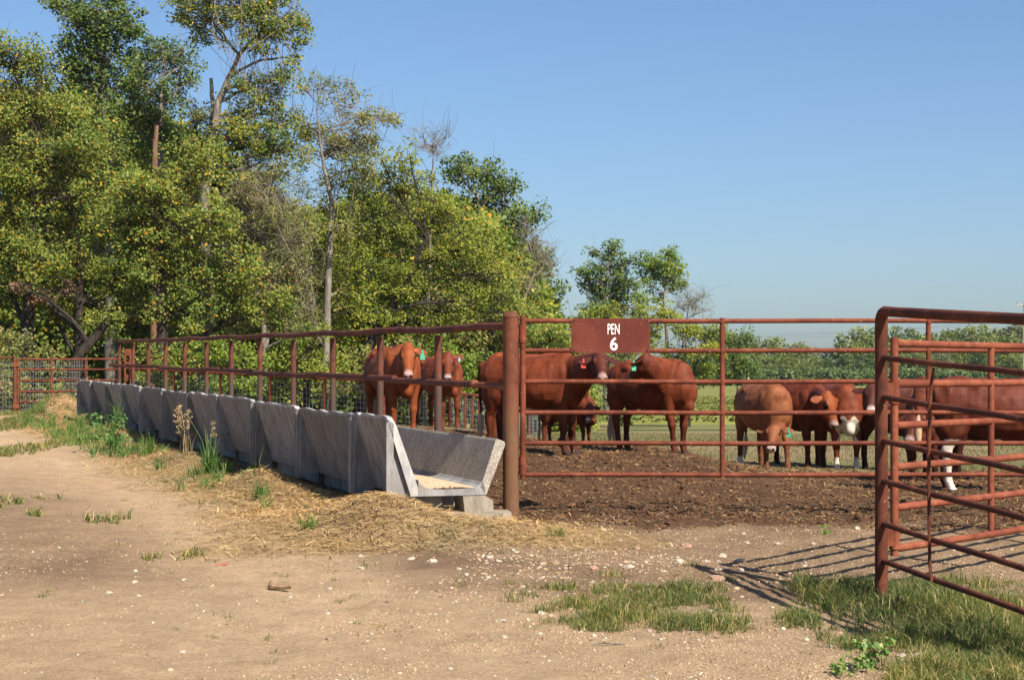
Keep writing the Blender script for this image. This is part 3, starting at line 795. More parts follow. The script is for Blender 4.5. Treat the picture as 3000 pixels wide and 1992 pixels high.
if True:
    T = tree
    # back row first
    T('oak_tree', 'tall dark green tree behind the left wood, crown cut by the frame top',
      [(330, 1150, 66, .22), (320, 500, 66, .16), (300, 120, 66, .09)],
      [(300, 60, 120, 90), (200, 40, 70, 60, .7), (380, 120, 60, 80, .8), (260, 230, 110, 90), (170, 20, 50, 30, .5), (330, -40, 110, 60), (240, 150, 100, 60), (380, 230, 60, 70)],
      M['leaf_dark'], M['bark_grey'], .14, 34, .45)
    T('hackberry_tree', 'tallest tree, open crown with sky gaps and a pale forked trunk snapped at one fork',
      [(600, 1150, 60, .24), (600, 540, 60, .17), (630, 380, 60, .15), (640, 300, 60, .12), (700, 160, 60, .07), (800, 60, 60, .04)],
      [(560, 30, 90, 70, .55), (700, 30, 100, 70, .75), (820, 60, 90, 70, .8), (890, 90, 40, 60, .6), (740, 120, 90, 50, .5), (600, 100, 60, 50, .6), (860, 170, 50, 30, .35), (540, -20, 60, 40, .6), (650, -60, 140, 50, .8), (800, -30, 90, 50, .8),
       (760, 260, 110, 50, .7), (850, 230, 60, 50, .6), (700, 400, 90, 70, .7), (800, 420, 80, 60, .7), (870, 380, 50, 50, .5), (800, 330, 90, 60, .5), (870, 440, 50, 50, .6), (760, 400, 80, 60, .6), (830, 490, 60, 40, .5), (700, 330, 60, 60, .5)],
      M['leaf_mid'], M['bark_grey'], .11, 30, .34, 1.0, fill=1.45)
    T('dead_snag', 'broken reddish dead trunk poking out of the leaves, no crown', [(450, 1120, 60.5, .11), (452, 460, 60.5, .10), (459, 368, 60.5, .075)], [], M['leaf_mid'], M['bark_red'], cat='dead tree', twigs=False)
    T('forked_snag', 'short dead fork of bare trunk beside the tallest tree', [(640, 1120, 61, .13), (600, 540, 61, .10), (625, 330, 61, .09), (618, 230, 61, .06)], [(680, 500, 60, 60, .4)], M['leaf_olive'], M['bark_pale'], cat='dead tree', bare=.8)
    T('elm_tree', 'dark green tree filling the gap left of the tallest tree', [(480, 1150, 64, .2), (470, 500, 64, .15), (470, 250, 64, .07)],
      [(470, 160, 90, 70), (430, 260, 80, 90), (530, 250, 60, 80, .7), (400, 380, 90, 80), (500, 400, 90, 90, .8), (350, 320, 60, 70), (560, 180, 50, 50, .4)],
      M['leaf_dark'], M['bark_grey'], .12, 34, .42)
    T('mulberry_tree', 'broad green tree at the left edge dotted with yellow leaves', [(80, 1180, 56, .2), (90, 700, 56, .17), (110, 350, 56, .08)],
      [(30, 170, 90, 80), (110, 200, 80, 70), (40, 320, 120, 90), (160, 340, 110, 90), (40, 480, 120, 90), (180, 480, 120, 90), (60, 640, 130, 90), (210, 620, 110, 90), (120, 760, 150, 80), (280, 560, 70, 80), (-60, 700, 120, 150), (-60, 400, 90, 120), (250, 420, 70, 80), (30, 860, 90, 60, .7)],
      M['leaf_mid'], M['bark_dark'], .105, 36, .40)
    T('spreading_tree', 'lower green tree dotted with orange leaves in the wood left of centre', [(470, 1180, 54, .16), (470, 850, 54, .12), (480, 650, 54, .07)],
      [(420, 560, 110, 80), (520, 560, 100, 80), (360, 680, 120, 80), (500, 690, 130, 90), (620, 650, 90, 90), (430, 810, 130, 80), (580, 800, 120, 80), (700, 770, 90, 70, .8), (330, 800, 90, 70), (560, 900, 120, 60), (700, 880, 90, 70), (620, 480, 90, 80, .6), (540, 430, 80, 60, .5), (800, 900, 90, 60, .8), (420, 920, 110, 50)],
      M['leaf_mid'], M['bark_dark'], .10, 36, .38)
    T('leaning_tree', 'black leaning trunk in deep shade with pinkish dead leaves hanging from it', [(190, 1180, 54.6, .2), (230, 1040, 54.6, .18), (290, 975, 54.6, .14), (340, 900, 54.6, .08)],
      [(120, 870, 60, 25, .5), (340, 905, 55, 30, .35), (370, 945, 30, 30, .3), (60, 845, 30, 15, .3), (200, 850, 40, 20, .2)],
      M['leaf_dead'], M['bark_dark'], .11, 20, .24, fill=.55)
    T('thicket_tree', 'brown twiggy half bare tree between the green trees and the pale trunk', [(780, 1180, 56.5, .10), (770, 800, 56.5, .07), (780, 600, 56.5, .04)],
      [(760, 560, 90, 70, .8), (820, 620, 80, 80, .8), (760, 700, 90, 70, .9), (850, 720, 80, 90, .9), (800, 820, 100, 70, .8), (890, 850, 70, 80, .8), (700, 560, 60, 60, .6), (880, 590, 50, 60, .6), (700, 640, 80, 80), (820, 500, 50, 40, .4), (900, 960, 70, 60), (780, 940, 90, 50)],
      M['leaf_olive'], M['bark_grey'], .085, 24, .36, 1.0, bare=.3, fill=1.8)
    T('ash_tree', 'slender tree with a long pale trunk and thin open crown against the sky', [(945, 1240, 57, .13), (958, 960, 57, .12), (968, 720, 57, .10), (972, 590, 57, .075), (945, 470, 57, .045), (928, 320, 57, .02)],
      [(930, 260, 60, 50, .45), (1010, 290, 70, 50, .5), (1090, 350, 80, 45, .6), (940, 400, 60, 60, .6), (1010, 430, 90, 60, .8), (1130, 340, 60, 30, .4), (1060, 420, 70, 50, .7), (890, 360, 40, 60, .4), (900, 470, 40, 50, .4), (1050, 500, 70, 60, .8), (985, 540, 60, 60, .6), (940, 610, 50, 50, .5), (1000, 660, 50, 50, .4), (930, 790, 40, 40, .35), (985, 860, 40, 50, .35), (925, 980, 40, 50, .35)],
      M['leaf_olive'], M['bark_grey'], .09, 26, .31, 1.0, bare=.1, fill=1.5)
    T('osage_tree', 'large yellow green tree with a leaning forked trunk left of the corner post', [(1040, 1240, 58, .2), (1070, 1040, 58, .17), (1120, 930, 58, .14), (1180, 850, 58, .09), (1250, 700, 58, .06)],
      [(1080, 560, 90, 70), (1180, 530, 90, 70), (1060, 680, 100, 80), (1180, 680, 100, 80), (1290, 620, 90, 80), (1070, 800, 110, 80), (1200, 820, 110, 80, .8), (1330, 760, 100, 90, .8), (1100, 920, 100, 60, .7), (1240, 950, 120, 60, .8), (1380, 880, 90, 80, .8), (1400, 720, 80, 80, .8), (1000, 900, 60, 80, .5), (1010, 760, 60, 80, .7), (1200, 450, 60, 50, .4), (1480, 800, 80, 70, .6), (1500, 920, 90, 60, .7), (1120, 470, 60, 60, .6)],
      M['leaf_yellow'], M['bark_dark'], .095, 32, .36, .82)
    T('far_oak', 'dark green rounded tree behind the yellow green tree', [(1420, 1200, 72, .2), (1420, 800, 72, .15), (1410, 600, 72, .08)],
      [(1380, 500, 90, 50), (1460, 560, 80, 60), (1530, 640, 60, 70), (1560, 620, 30, 40, .7), (1440, 680, 100, 80), (1560, 770, 70, 80), (1500, 850, 90, 90), (1600, 880, 60, 80), (1370, 620, 90, 80), (1320, 500, 50, 30), (1590, 940, 80, 60), (1380, 900, 140, 90)],
      M['leaf_dark'], M['bark_grey'], .15, 34, .48)
    T('bare_tree', 'fine bare branches at the right side of the dark rounded tree', [(1520, 1200, 66, .1), (1530, 900, 66, .07), (1570, 780, 66, .03)],
      [(1600, 760, 50, 50, .7), (1560, 700, 50, 60, .6), (1620, 800, 30, 30, .5), (1540, 830, 60, 60, .6)], M['leaf_olive'], M['twig'], .07, 8, .25, .9, bare=.85)
    T('bare_top_tree', 'leafless twig top above the yellow green tree', [(1240, 1200, 66, .1), (1260, 700, 66, .05), (1270, 450, 66, .02)],
      [(1270, 430, 50, 50, .8), (1240, 400, 30, 30, .5), (1310, 400, 30, 30, .4)], M['leaf_olive'], M['twig'], .06, 5, .25, .9, bare=.9)
    T('walnut_tree', 'small dark blue green tree standing apart right of the wood', [(1775, 1180, 92, .14), (1775, 900, 92, .1), (1780, 780, 92, .05)],
      [(1790, 745, 45, 35), (1750, 790, 50, 40), (1820, 790, 45, 45), (1770, 850, 70, 45), (1720, 850, 35, 30, .7), (1730, 910, 45, 40, .8), (1810, 880, 50, 40), (1860, 765, 25, 18, .5), (1800, 720, 25, 15, .7), (1740, 740, 25, 20, .6), (1840, 840, 40, 35), (1700, 800, 25, 22, .6), (1780, 920, 60, 40)],
      M['leaf_dark'], M['bark_grey'], .15, 24, .42, 1.0)
    T('sapling_tree', 'small bright green tree with a thin curving trunk beside the dark blue green one', [(1955, 1180, 90, .11), (1955, 990, 90, .09), (1945, 880, 90, .07), (1955, 800, 90, .04)],
      [(1960, 750, 40, 30), (1985, 780, 30, 30), (1910, 795, 50, 30), (1960, 820, 55, 30), (1890, 830, 30, 22, .8), (1940, 775, 50, 35), (1990, 840, 20, 15, .6), (1880, 870, 45, 30, .8), (1900, 760, 30, 22, .7), (1930, 860, 35, 22, .6)],
      M['leaf_bright'], M['bark_grey'], .14, 24, .38, 1.0)
    T('bare_sapling', 'leafless grey sapling right of the small bright green tree', [(2010, 1180, 88, .06), (2010, 950, 88, .04), (2020, 880, 88, .02)],
      [(2020, 890, 40, 50, .9), (2050, 880, 30, 40, .7), (1990, 900, 30, 40, .6), (2070, 910, 25, 30, .4)], M['leaf_bright'], M['twig'], .09, 5, .3, 1, bare=.8)
    T('young_elm', 'leafy olive green tree filling the wood between the leftmost tree and the red snag', [(230, 1180, 59, .14), (235, 600, 59, .09)],
      [(200, 330, 90, 70), (300, 420, 80, 80), (180, 560, 90, 90), (300, 640, 90, 90), (220, 780, 100, 80), (330, 800, 80, 70), (150, 900, 100, 60), (290, 950, 80, 50), (360, 520, 60, 70)], M['leaf_mid'], M['bark_dark'], .10, 34, .40)
    T('box_elder', 'olive tree below the forked tallest tree, left of the brown thicket', [(650, 1180, 61, .13), (655, 600, 61, .09)],
      [(620, 400, 80, 70, .8), (560, 330, 70, 60, .6), (690, 460, 80, 60, .8), (770, 480, 70, 60, .7), (820, 540, 60, 50, .6), (640, 580, 90, 80), (720, 620, 70, 80), (660, 740, 90, 80), (740, 780, 80, 80), (680, 880, 90, 70), (780, 1000, 90, 60), (640, 980, 90, 60), (560, 480, 60, 60, .7)], M['leaf_olive'], M['bark_dark'], .10, 34, .40)
    T('young_ash', 'low yellow green tree behind the pale trunk, dense to the ground', [(900, 1180, 62, .12), (900, 800, 62, .08)],
      [(900, 640, 70, 60, .8), (960, 700, 70, 70), (880, 760, 80, 70), (970, 820, 70, 80), (890, 900, 90, 70), (980, 960, 70, 60), (900, 1030, 90, 50), (1010, 600, 60, 60, .8)], M['leaf_yellow'], M['bark_dark'], .10, 32, .40)
    T('hedge_maple', 'olive green tree right behind the yellow green tree, above the side-on cow', [(1440, 1180, 62, .13), (1440, 900, 62, .09)],
      [(1400, 780, 80, 70), (1480, 860, 80, 70), (1400, 960, 90, 70), (1520, 960, 80, 60), (1300, 900, 80, 80), (1280, 1000, 80, 60), (1450, 1040, 90, 50), (1600, 1000, 60, 50)], M['leaf_olive'], M['bark_dark'], .10, 32, .40)
    bushes = [
        ('yellow green bushes under the dark blue green tree', 1790, 80, [(1760, 930, 70, 35), (1850, 920, 80, 40), (1930, 920, 60, 35), (1700, 960, 60, 40), (1800, 1000, 110, 50), (1900, 980, 60, 50)], 'leaf_yellow'),
        ('yellow green bushy tree below the bare sapling, right of the sign', 2020, 82, [(2000, 970, 60, 45), (2060, 980, 50, 40), (1990, 1050, 70, 50), (2080, 1030, 50, 40), (2040, 1090, 80, 40), (2120, 970, 40, 30, .6)], 'leaf_yellow'),
        ('darker round tree at the right end of the near bushes', 2160, 130, [(2130, 985, 50, 35), (2180, 1000, 40, 40), (2140, 1050, 60, 40), (2190, 1070, 50, 40), (2130, 1100, 70, 30)], 'leaf_dark'),
        ('green shrub mass behind the two cows at the feeder', 1380, 56, [(1350, 1090, 90, 60), (1430, 1080, 70, 60), (1470, 1120, 60, 50), (1300, 1040, 80, 60)], 'leaf_bright'),
        ('green shrub mass behind the post and hinge of the gate', 1560, 60, [(1540, 1060, 90, 70), (1640, 1060, 80, 70), (1700, 1020, 80, 60), (1620, 990, 80, 50), (1530, 990, 80, 50)], 'leaf_mid'),
        ('small dark bush between the two big cows behind the gate', 1800, 46, [(1800, 1190, 35, 45), (1820, 1230, 40, 30), (1790, 1120, 25, 30, .6)], 'leaf_dark'),
        ('low brush under the dark blue green tree behind the sign', 1740, 78, [(1740, 1060, 80, 50), (1860, 1060, 90, 50), (1950, 1100, 70, 30), (1720, 1120, 60, 30)], 'leaf_olive'),
        ('bushes under the pale trunk behind the feeder rail', 900, 55, [(860, 1060, 90, 60), (960, 1090, 80, 50), (800, 1130, 90, 40), (900, 980, 80, 50, .7)], 'leaf_yellow'),
        ('undergrowth left of the pale trunk, yellow green', 700, 54, [(620, 1050, 90, 60), (720, 1060, 90, 60), (680, 1130, 120, 40), (600, 980, 80, 40, .7)], 'leaf_bright'),
        ('undergrowth right of the leaning dark trunk', 470, 53, [(420, 1040, 80, 50, .6), (520, 1050, 80, 60, .7), (460, 1110, 110, 40, .8), (560, 980, 60, 40, .5)], 'leaf_mid'),
        ('undergrowth behind the wire fence at the left edge', 60, 54, [(30, 1000, 90, 60, .6), (120, 1060, 90, 50, .5), (60, 1140, 110, 50, .8), (220, 1150, 90, 40, .7), (-40, 1080, 60, 60)], 'leaf_olive'),
        ('olive thicket at the foot of the leaning forked tree', 1100, 56, [(1080, 1070, 80, 60), (1180, 1050, 80, 60), (1250, 1080, 70, 60), (1130, 1140, 120, 40), (1000, 1130, 60, 50)], 'leaf_olive'),
    ]
    for lab, px, Y, bl, mt in bushes:
        T('bush', lab, [(px, 1190, Y, .05), (px, 1120, Y, .04)], [(b_[0], b_[1], b_[2], b_[3], (b_[4] if len(b_) > 4 else 1)) for b_ in bl], M[mt], M['bark_dark'], .10 * (Y / 56) ** .7, 30, .34 * (Y / 56) ** .6, .9, cat='bush')

# shaded mass of woodland further back
def wood_back(n, x0, x1, y0, y1, top):
    x = RNG.uniform(x0, x1, n); y = RNG.uniform(y0, y1, n)
    px = 1500 + FP * x / y
    zt = HC + (HY - top(px)) / FP * y
    z = hgt(x, y, False) + RNG.uniform(0, 1, n) * np.clip(zt - hgt(x, y, False), 0.2, None)
    return leaf_cloud(np.stack([x, y, z], 1), np.full(n, 0.6), 20, .20)
topf = lambda px: np.interp(px, [-200, 100, 250, 450, 620, 760, 860, 950, 1050, 1250, 1450, 1580, 1650], [230, 240, 240, 300, 400, 520, 600, 600, 560, 540, 600, 800, 1000]) + 30
V, F_ = wood_back(15000, -24, 3, 66, 84, topf)
obj('woodland', arr_mesh('woodland', V, F_), M['leaf_mid'], kind='stuff')

# distant treeline: shared crowns, each tree its own object
def far_crown(seed, hh, ww):
    r = np.random.default_rng(seed); k = 46
    u = r.normal(size=(k, 3)); u /= np.linalg.norm(u, axis=1)[:, None]
    C = u * (r.uniform(.3, 1, k) ** .5)[:, None] * np.array([ww, ww, hh * .5]) + np.array([0, 0, hh * .5])
    C[:, 2] = np.clip(C[:, 2], .3, None)
    lobes = r.uniform(0.6, 1.15, k)
    V, F_ = leaf_cloud(C, lobes * ww * .30, 90, .40)
    return V, F_
fars = []
for s, (hh, ww, mt) in enumerate([(9, 4.2, 'leaf_far'), (10, 3.6, 'leaf_far'), (8, 4.6, 'leaf_far_y'), (7, 4.0, 'leaf_far_y'), (9, 4.0, 'leaf_far_g'), (11, 3.8, 'leaf_far')]):
    V, F_ = far_crown(s, hh, ww)
    r_ = bpy.data.objects.new('distant_tree', None)
    mb = MB(); mb.tube([(0, 0, -.5), (0, 0, hh * .6)], [.25, .12], 6)
    fars.append((arr_mesh('far_crown', V, F_), mb.mesh('far_trunk'), M[mt], hh))
spots = []
prof = [(1600, 1080), (2080, 1040), (2120, 960), (2190, 985), (2215, 990), (2232, 975), (2262, 985), (2290, 1000), (2325, 972), (2360, 985), (2390, 1010), (2430, 1010), (2460, 990), (2500, 965), (2540, 955), (2590, 950), (2650, 955), (2700, 945), (2760, 955), (2810, 945), (2870, 940), (2930, 955), (2990, 945), (3060, 950)]
pxs = [p[0] for p in prof]; pys = [p[1] for p in prof]
k = 0
where = ['treetop']
for row, (Yr, step, dy) in enumerate([(372, 43, 0), (356, 47, 30), (344, 52, 62)]):
    px = 2075 + row * 17
    while px < 3100:
        top = np.interp(px, pxs, pys) + dy + random.uniform(2, 26)
        Y = Yr + random.uniform(-4, 4)
        H_ = HC + (HY - top) / FP * Y - hz(X(px, Y), Y)
        spots.append((px, Y, H_, row)); px += step * random.uniform(.75, 1.25)
spots.sort()
ORD = 'first second third fourth fifth sixth seventh eighth ninth tenth eleventh twelfth thirteenth fourteenth fifteenth sixteenth seventeenth eighteenth nineteenth twentieth'.split()
tally = {}
for q, (px, Y, H_, row) in enumerate(spots):
    cm, tm, mt, hh = fars[random.choice([0, 1, 5, 2, 3, 0, 1, 2, 4] if px < 2450 else [2, 3, 2, 0, 1, 4, 3, 5])]
    loc = Vector((X(px, Y), Y, 0)); loc.z = hz(loc.x, Y)
    kind_ = {'leaf_far': 'dark green', 'leaf_far_olive': 'olive', 'leaf_far_grey': 'greyish'}[mt.name]
    row_ = ('back', 'middle', 'front')[row]; tally[(kind_, row)] = tally.get((kind_, row), 0) + 1
    rt = empty('distant_tree', loc, random.uniform(0, 6), '%s %s tree from the left in the %s row of the far treeline' % (ORD[min(19, tally[(kind_, row)] - 1)], kind_, row_), 'tree', 'far treeline trees')
    sc = H_ / hh; rt.scale = (max(sc, .7) * random.uniform(.75, 1.1), max(sc, .75), sc)
    obj('crown', cm, mt, rt); obj('trunk', tm, M['bark_grey'], rt)
n = 2600
x = RNG.uniform(30, 130, n); y = RNG.uniform(338, 346, n); z = hgt(x, y, False) + RNG.uniform(0, 3.2, n)
V, F_ = leaf_cloud(np.stack([x, y, z], 1), np.full(n, 1.1), 18, .55)
obj('treeline_brush', arr_mesh('treeline_brush', V, F_), M['leaf_far'], kind='stuff')

# ------------------------------------------------------------------ power line
def pole(label, px, Y, top_py, r, arms):
    b = Vector((X(px, Y), Y, 0)); b.z = hz(b.x, Y); h = HC + (HY - top_py) / FP * Y - b.z
    rt = empty('utility_pole', b, 0, label, 'utility pole')
    mb = MB(); mb.tube([(0, 0, -.3), (0, 0, h)], [r, r * .7], 8); mb.build('shaft', M['pole_wood'], rt)
    for dz, wd in arms:
        m2 = MB(); m2.box((0, -r, h - dz), (wd, .14, .14)); ca = m2.build('crossarm', M['pole_wood'], rt)
        for sx in (-.45, .45):
            m3 = MB(); m3.tube([(sx * wd, -r, h - dz + .07), (sx * wd, -r, h - dz + .3)], .06, 6); m3.build('insulator', M['galv_wire'], ca)
    return rt, b, h
pole('pale wooden utility pole before the far trees, seen between the gate rails', 2192, 320, 1040, .17, [(.4, 1.2), (1.5, 1.9)])
_, pb, ph = pole('wooden utility pole at the right edge of the photo, only its top showing', 3000, 215, 885, .17, [(.3, 1.9)])
pe = Vector((X(1700, 300), 300, 9.2))
for i_, dz in enumerate((0.1, 0.55, -0.4)):
    mb = MB(); a = pb + Vector((0.6 * (i_ - 1), 0, ph - dz - 2.4)); pts = []
    for k in range(25):
        t = k / 24; p = a.lerp(pe + Vector((0, 0, .6 * (1 - i_))), t); p.z -= 1.6 * 4 * t * (1 - t) * .6; pts.append(p)
    mb.tube(pts, .022, 4, cap=False); o = mb.build('power_line', M['power_wire'])
    tag(o, ('uppermost', 'middle', 'lowest')[(1, 2, 0)[i_]] + ' thin wire of the power line crossing before the far trees', 'power line', 'power line wires')

# ------------------------------------------------------------------ pipe feeder fence (over the trough)
def line_pt(c, s_y, h):            # point on a feeder-parallel line: constant c, depth y
    return Vector((c - TF * s_y, s_y, h))
YP = FP / 286.0
def rise(y): return SLOPE * NF * (y - YP)
base = Vector((X(1497, YP), YP, 0)); base.z = hz(base.x, YP)
rt = empty('corner_post', base, 0, 'thick rusty pipe post with domed cap between the trough and the pen gate', 'fence post')
mb = MB(); top = 2.08 - base.z
mb.tube([(0, 0, -.4), (0, 0, top - .03)], .083, 24); mb.build('pipe', M['rust_mainpost'], rt)
mb = MB(); mb.tube([(0, 0, top - .033), (0, 0, top - .02), (0, 0, top + .012), (0, 0, top + .028), (0, 0, top + .034)], [.088, .088, .066, .04, .005], 24); mb.build('cap', M['rust_post'], rt)

fence0 = Vector((6.7 - TF * YP, YP, 0))
ff = empty('feeder_fence', fence0 + DF * 0.0, 0, 'long rusty pipe fence running above the concrete troughs', 'fence')
ys = [1.0 / (1.0 / (FP * 6.7)) / 1 for _ in ()]
inc = 6.51e-5; X0 = 1.0 / 1912.0
posts_y = [FP * 6.7 * (X0 + inc * k) for k in range(1, 13)]
def loc_ff(p): return Vector(p) - ff.location
for yk in posts_y:
    p = line_pt(6.70, yk, 0); g = hz(p.x, p.y); ht = 1.925 + rise(yk)
    mb = MB(); mb.tube([loc_ff((p.x, p.y, g - .3)), loc_ff((p.x, p.y, ht - .04))], .044, 14); mb.build('post', M['rust_feedpost'], ff)
mb = MB(); yend = posts_y[-1] + .1
pts = []
for k in range(31):
    y_ = YP + (yend - YP) * k / 30; pts.append(loc_ff(line_pt(6.70, y_, 1.955 + rise(y_) + .012 * math.sin(k * 1.7))))
mb.tube(pts, .040, 16); mb.build('top_rail', M['rust_pipe'], ff)
# middle rail: lapped lengths on the trough side of the posts
segs = [19.05] + [posts_y[1] - .9, posts_y[2] + .7, posts_y[4] + .2, posts_y[6] - .3, posts_y[8], posts_y[10]] + [yend + 1.1]
for k in range(len(segs) - 1):
    a, b_ = segs[k], segs[k + 1] + (.35 if k < len(segs) - 2 else 0)
    off = .0 if k % 2 == 0 else .022
    cq = 6.70 - .075
    mb = MB(); pts = [loc_ff(line_pt(cq - off * .5, a + (b_ - a) * t / 5, 1.345 + rise(a + (b_ - a) * t / 5) + off + .006 * math.sin(3 * t + k))) for t in range(6)]
    mb.tube(pts, .038, 14); mb.build('middle_rail', M['rust_pipe'], ff)
mb = MB()
a = line_pt(6.70 - .075, 19.05, 1.345 + rise(19.05)); b_ = Vector((base.x - .04, YP, 1.335))
d = (a - b_).normalized()
mb.tube([loc_ff(b_), loc_ff(a + d * 0.02)], [.036, .030], 14); mb.build('rail_end', M['rust_swing'], ff)
mb = MB(); mb.tube([loc_ff(a - d * .06), loc_ff(a - d * .03), loc_ff(a), loc_ff(a + d * .04), loc_ff(a + d * .06)], [.015, .042, .052, .042, .02], 12); mb.build('weld_knob', M['rust_swing'], ff)

# ------------------------------------------------------------------ trough sections
# local frame: u across (outer wall u=0 -> pen side), w along (away), z up; origin = outer top corner line at floor level
C_A = 5.195; Y_A = 17.38
def trough_pt(u, s, z):          # s metres along from the open end
    o = Vector((C_A - TF * Y_A, Y_A, 0)); return o + EF * u + DF * s + Vector((0, 0, z + SLOPE * s))
AX = (EF, Vector((0, 0, 1)), (DF + Vector((0, 0, SLOPE))))
def trough_section(s0, ln, idx):
    o = trough_pt(0, s0, 0) + EF * (random.uniform(-.015, .015) if idx else 0) + Vector((0, 0, random.uniform(-.014, .014) if idx else 0))
    names = ['nearest', 'second nearest', 'third nearest', 'fourth nearest', 'fifth nearest', 'sixth from the open end', 'seventh from the open end', 'eighth from the open end', 'ninth from the open end', 'tenth from the open end', 'farthest']
    rt = empty('feed_trough', o, 0, 'grey concrete feed trough section, ' + names[idx] + ' of the row', 'feed trough', 'concrete feed trough sections in a row')
    Z = Vector((0, 0, 0)); g = .012
    def pr(name, poly, m, a=g, d=ln - 2 * g, parent=rt):
        mb = MB(); mb.prism(poly, Z + AX[2] * a, *AX, d); ob = mb.build(name, m, parent, smooth=False); fix_normals(ob.data); return ob
    jit = random.uniform(-.012, .012)
    # outer wall panel: slants in towards the bottom
    # build with a wavy broken top edge
    nseg = 14; mb = MB(); rows = []
    for i in range(nseg + 1):
        s = g + (ln - 2 * g) * i / nseg; e = 0.0
        chip = (0.032 * random.random() ** 3 + (.05 if i in (0, nseg) else 0) * random.random())
        t_ = 1.05 + jit - chip
        prof_ = [(.236, .26), (.0 + .01, t_ - .03), (.012, t_), (.07, t_ - .004), (.085, t_ - .03), (.31, .345), (.31, .262)]
        rows.append([AX[0] * u + AX[1] * v + AX[2] * s for (u, v) in prof_])
    k = len(rows[0])
    vs = [v for r_ in rows for v in r_]
    fs = [(i * k + j, (i + 1) * k + j, (i + 1) * k + (j + 1) % k, i * k + (j + 1) % k) for i in range(nseg) for j in range(k)]
    fs += [tuple(range(k)), tuple(nseg * k + j for j in reversed(range(k)))]
    mb.add(vs, fs); ob = mb.build('outer_wall', M['concrete'], rt, smooth=False); fix_normals(ob.data)
    ob.data.materials.append(M['concrete_edge']); ob.data.materials.append(M['concrete_in'])
    for p in ob.data.polygons:
        j = p.index % k if p.index < nseg * k else -1
        if j in (1, 2): p.material_index = 1
        if j in (3, 4): p.material_index = 2
        if j == -1: p.material_index = 1
    fl = pr('trough_floor', [(.312, .26), (1.02, .26), (.985, .395), (.955, .362), (.90, .338), (.80, .326), (.60, .322), (.47, .327), (.385, .345), (.335, .38), (.312, .42)], M['concrete'])
    iw = pr('inner_wall', [(1.022, .26), (1.224, .755), (1.215, .79), (1.135, .82), (1.12, .80), (.962, .335)], M['concrete_in'])
    # lighter cast rim on the inner wall end
    # triangular ribs at both ends
    for a, a2 in ((g + .055, g), (ln - g - .125, ln - g - .055)):
        mb = MB()
        mb.prism([(.03, .98 + jit), (.012, .62), (.012, .22), (.10, .235), (.234, .262)], AX[2] * a, *AX, .07)
        mb.prism([(.008, 1.015 + jit), (-.014, .97 + jit), (-.014, .20), (.055, .20), (.060, .97 + jit)], AX[2] * a2, *AX, .055)
        ob = mb.build('rib', M['concrete'], rt, smooth=False); fix_normals(ob.data)
    # mid-panel pinch: shallow wedge
    # skirt and supports beneath
    sk = MB(); sk.prism([(.30, .258), (.30, .12), (.36, .12), (.36, .258)], AX[2] * .14, *AX, ln - .28); ob = sk.build('skirt', M['concrete'], rt, smooth=False); fix_normals(ob.data)
    for a in (.02, ln - .34):
        m2 = MB(); m2.prism([(.80, -.05 + .12), (1.10, -.05 + .12), (1.10, .20), (1.0, .258), (.78, .258)], AX[2] * a, *AX, .3); ob = m2.build('support_block', M['slab'], rt, smooth=False); fix_normals(ob.data)
        m2 = MB(); m2.prism([(.36, -.12), (.62, -.12), (.62, .258), (.365, .258)], AX[2] * (a + .18), *AX, .14); ob = m2.build('support_block', M['concrete'], rt, smooth=False); fix_normals(ob.data)
    return rt
s0 = 0.0; L1 = 1.42
lens = [L1] + [2.47] * 10
for i, l_ in enumerate(lens):
    trough_section(s0, l_, i); s0 += l_
# end rib of the open end: vertical lit leg strip
# feed on the trough floor
x_, y_ = [], []
n = 9000
u = RNG.uniform(.35, .94, n); s = RNG.uniform(.02, 2.2, n) ** 1.0
o = np.array(trough_pt(0, 0, 0)); E_ = np.array(EF); D_ = np.array(DF + Vector((0, 0, SLOPE)))
P = o + u[:, None] * E_ + s[:, None] * D_ + np.array([0, 0, 1]) * (.330 + .02 * (1 - np.abs((u - .65) / .3)) )[:, None]
V, F_ = lumps(P, RNG.uniform(.004, .010, n))
M['feed'] = island_mat('feed', [(0, (0.28, 0.19, 0.12)), (0.5, (0.46, 0.33, 0.21)), (1, (0.58, 0.44, 0.30))])
obj('feed_grain', arr_mesh('feed', V, F_), M['feed'], kind='stuff')
fm = MB(); fm.prism([(.318, .334), (.96, .334), (.90, .342), (.65, .352), (.40, .342)], Vector(trough_pt(0, 0, 0)) + AX[2] * .03, *AX, 4.0)
ob = fm.build('feed_layer', M['feed'], kind='stuff', smooth=False); fix_normals(ob.data)

# concrete pad under the open end
mb = MB()
pd = [(1310, 1512, 17.6), (1490, 1502, 18.0)]
c0 = Vector((X(1400, 17.55), 17.55, 0)); gz = hz(-.1, 17.6)
poly = [(-.80, -.16), (.16, -.20), (.24, -.05), (.20, .42), (-.7, .45)]
vs = [(c0.x + .1 + a, c0.y + .05 + b_, gz - .15) for a, b_ in poly] + [(c0.x + .1 + a * .98, c0.y + .05 + b_ * .97, gz + .075) for a, b_ in poly]
k = len(poly); mb.add(vs, [tuple(range(k)), tuple(k + i for i in reversed(range(k)))] + [(i, k + i, k + (i + 1) % k, (i + 1) % k) for i in range(k)])
ob = mb.build('concrete_pad', M['slab'], smooth=False); fix_normals(ob.data)
tag(ob, 'broken flat concrete pad under the open end of the trough, half buried in straw', 'concrete slab')

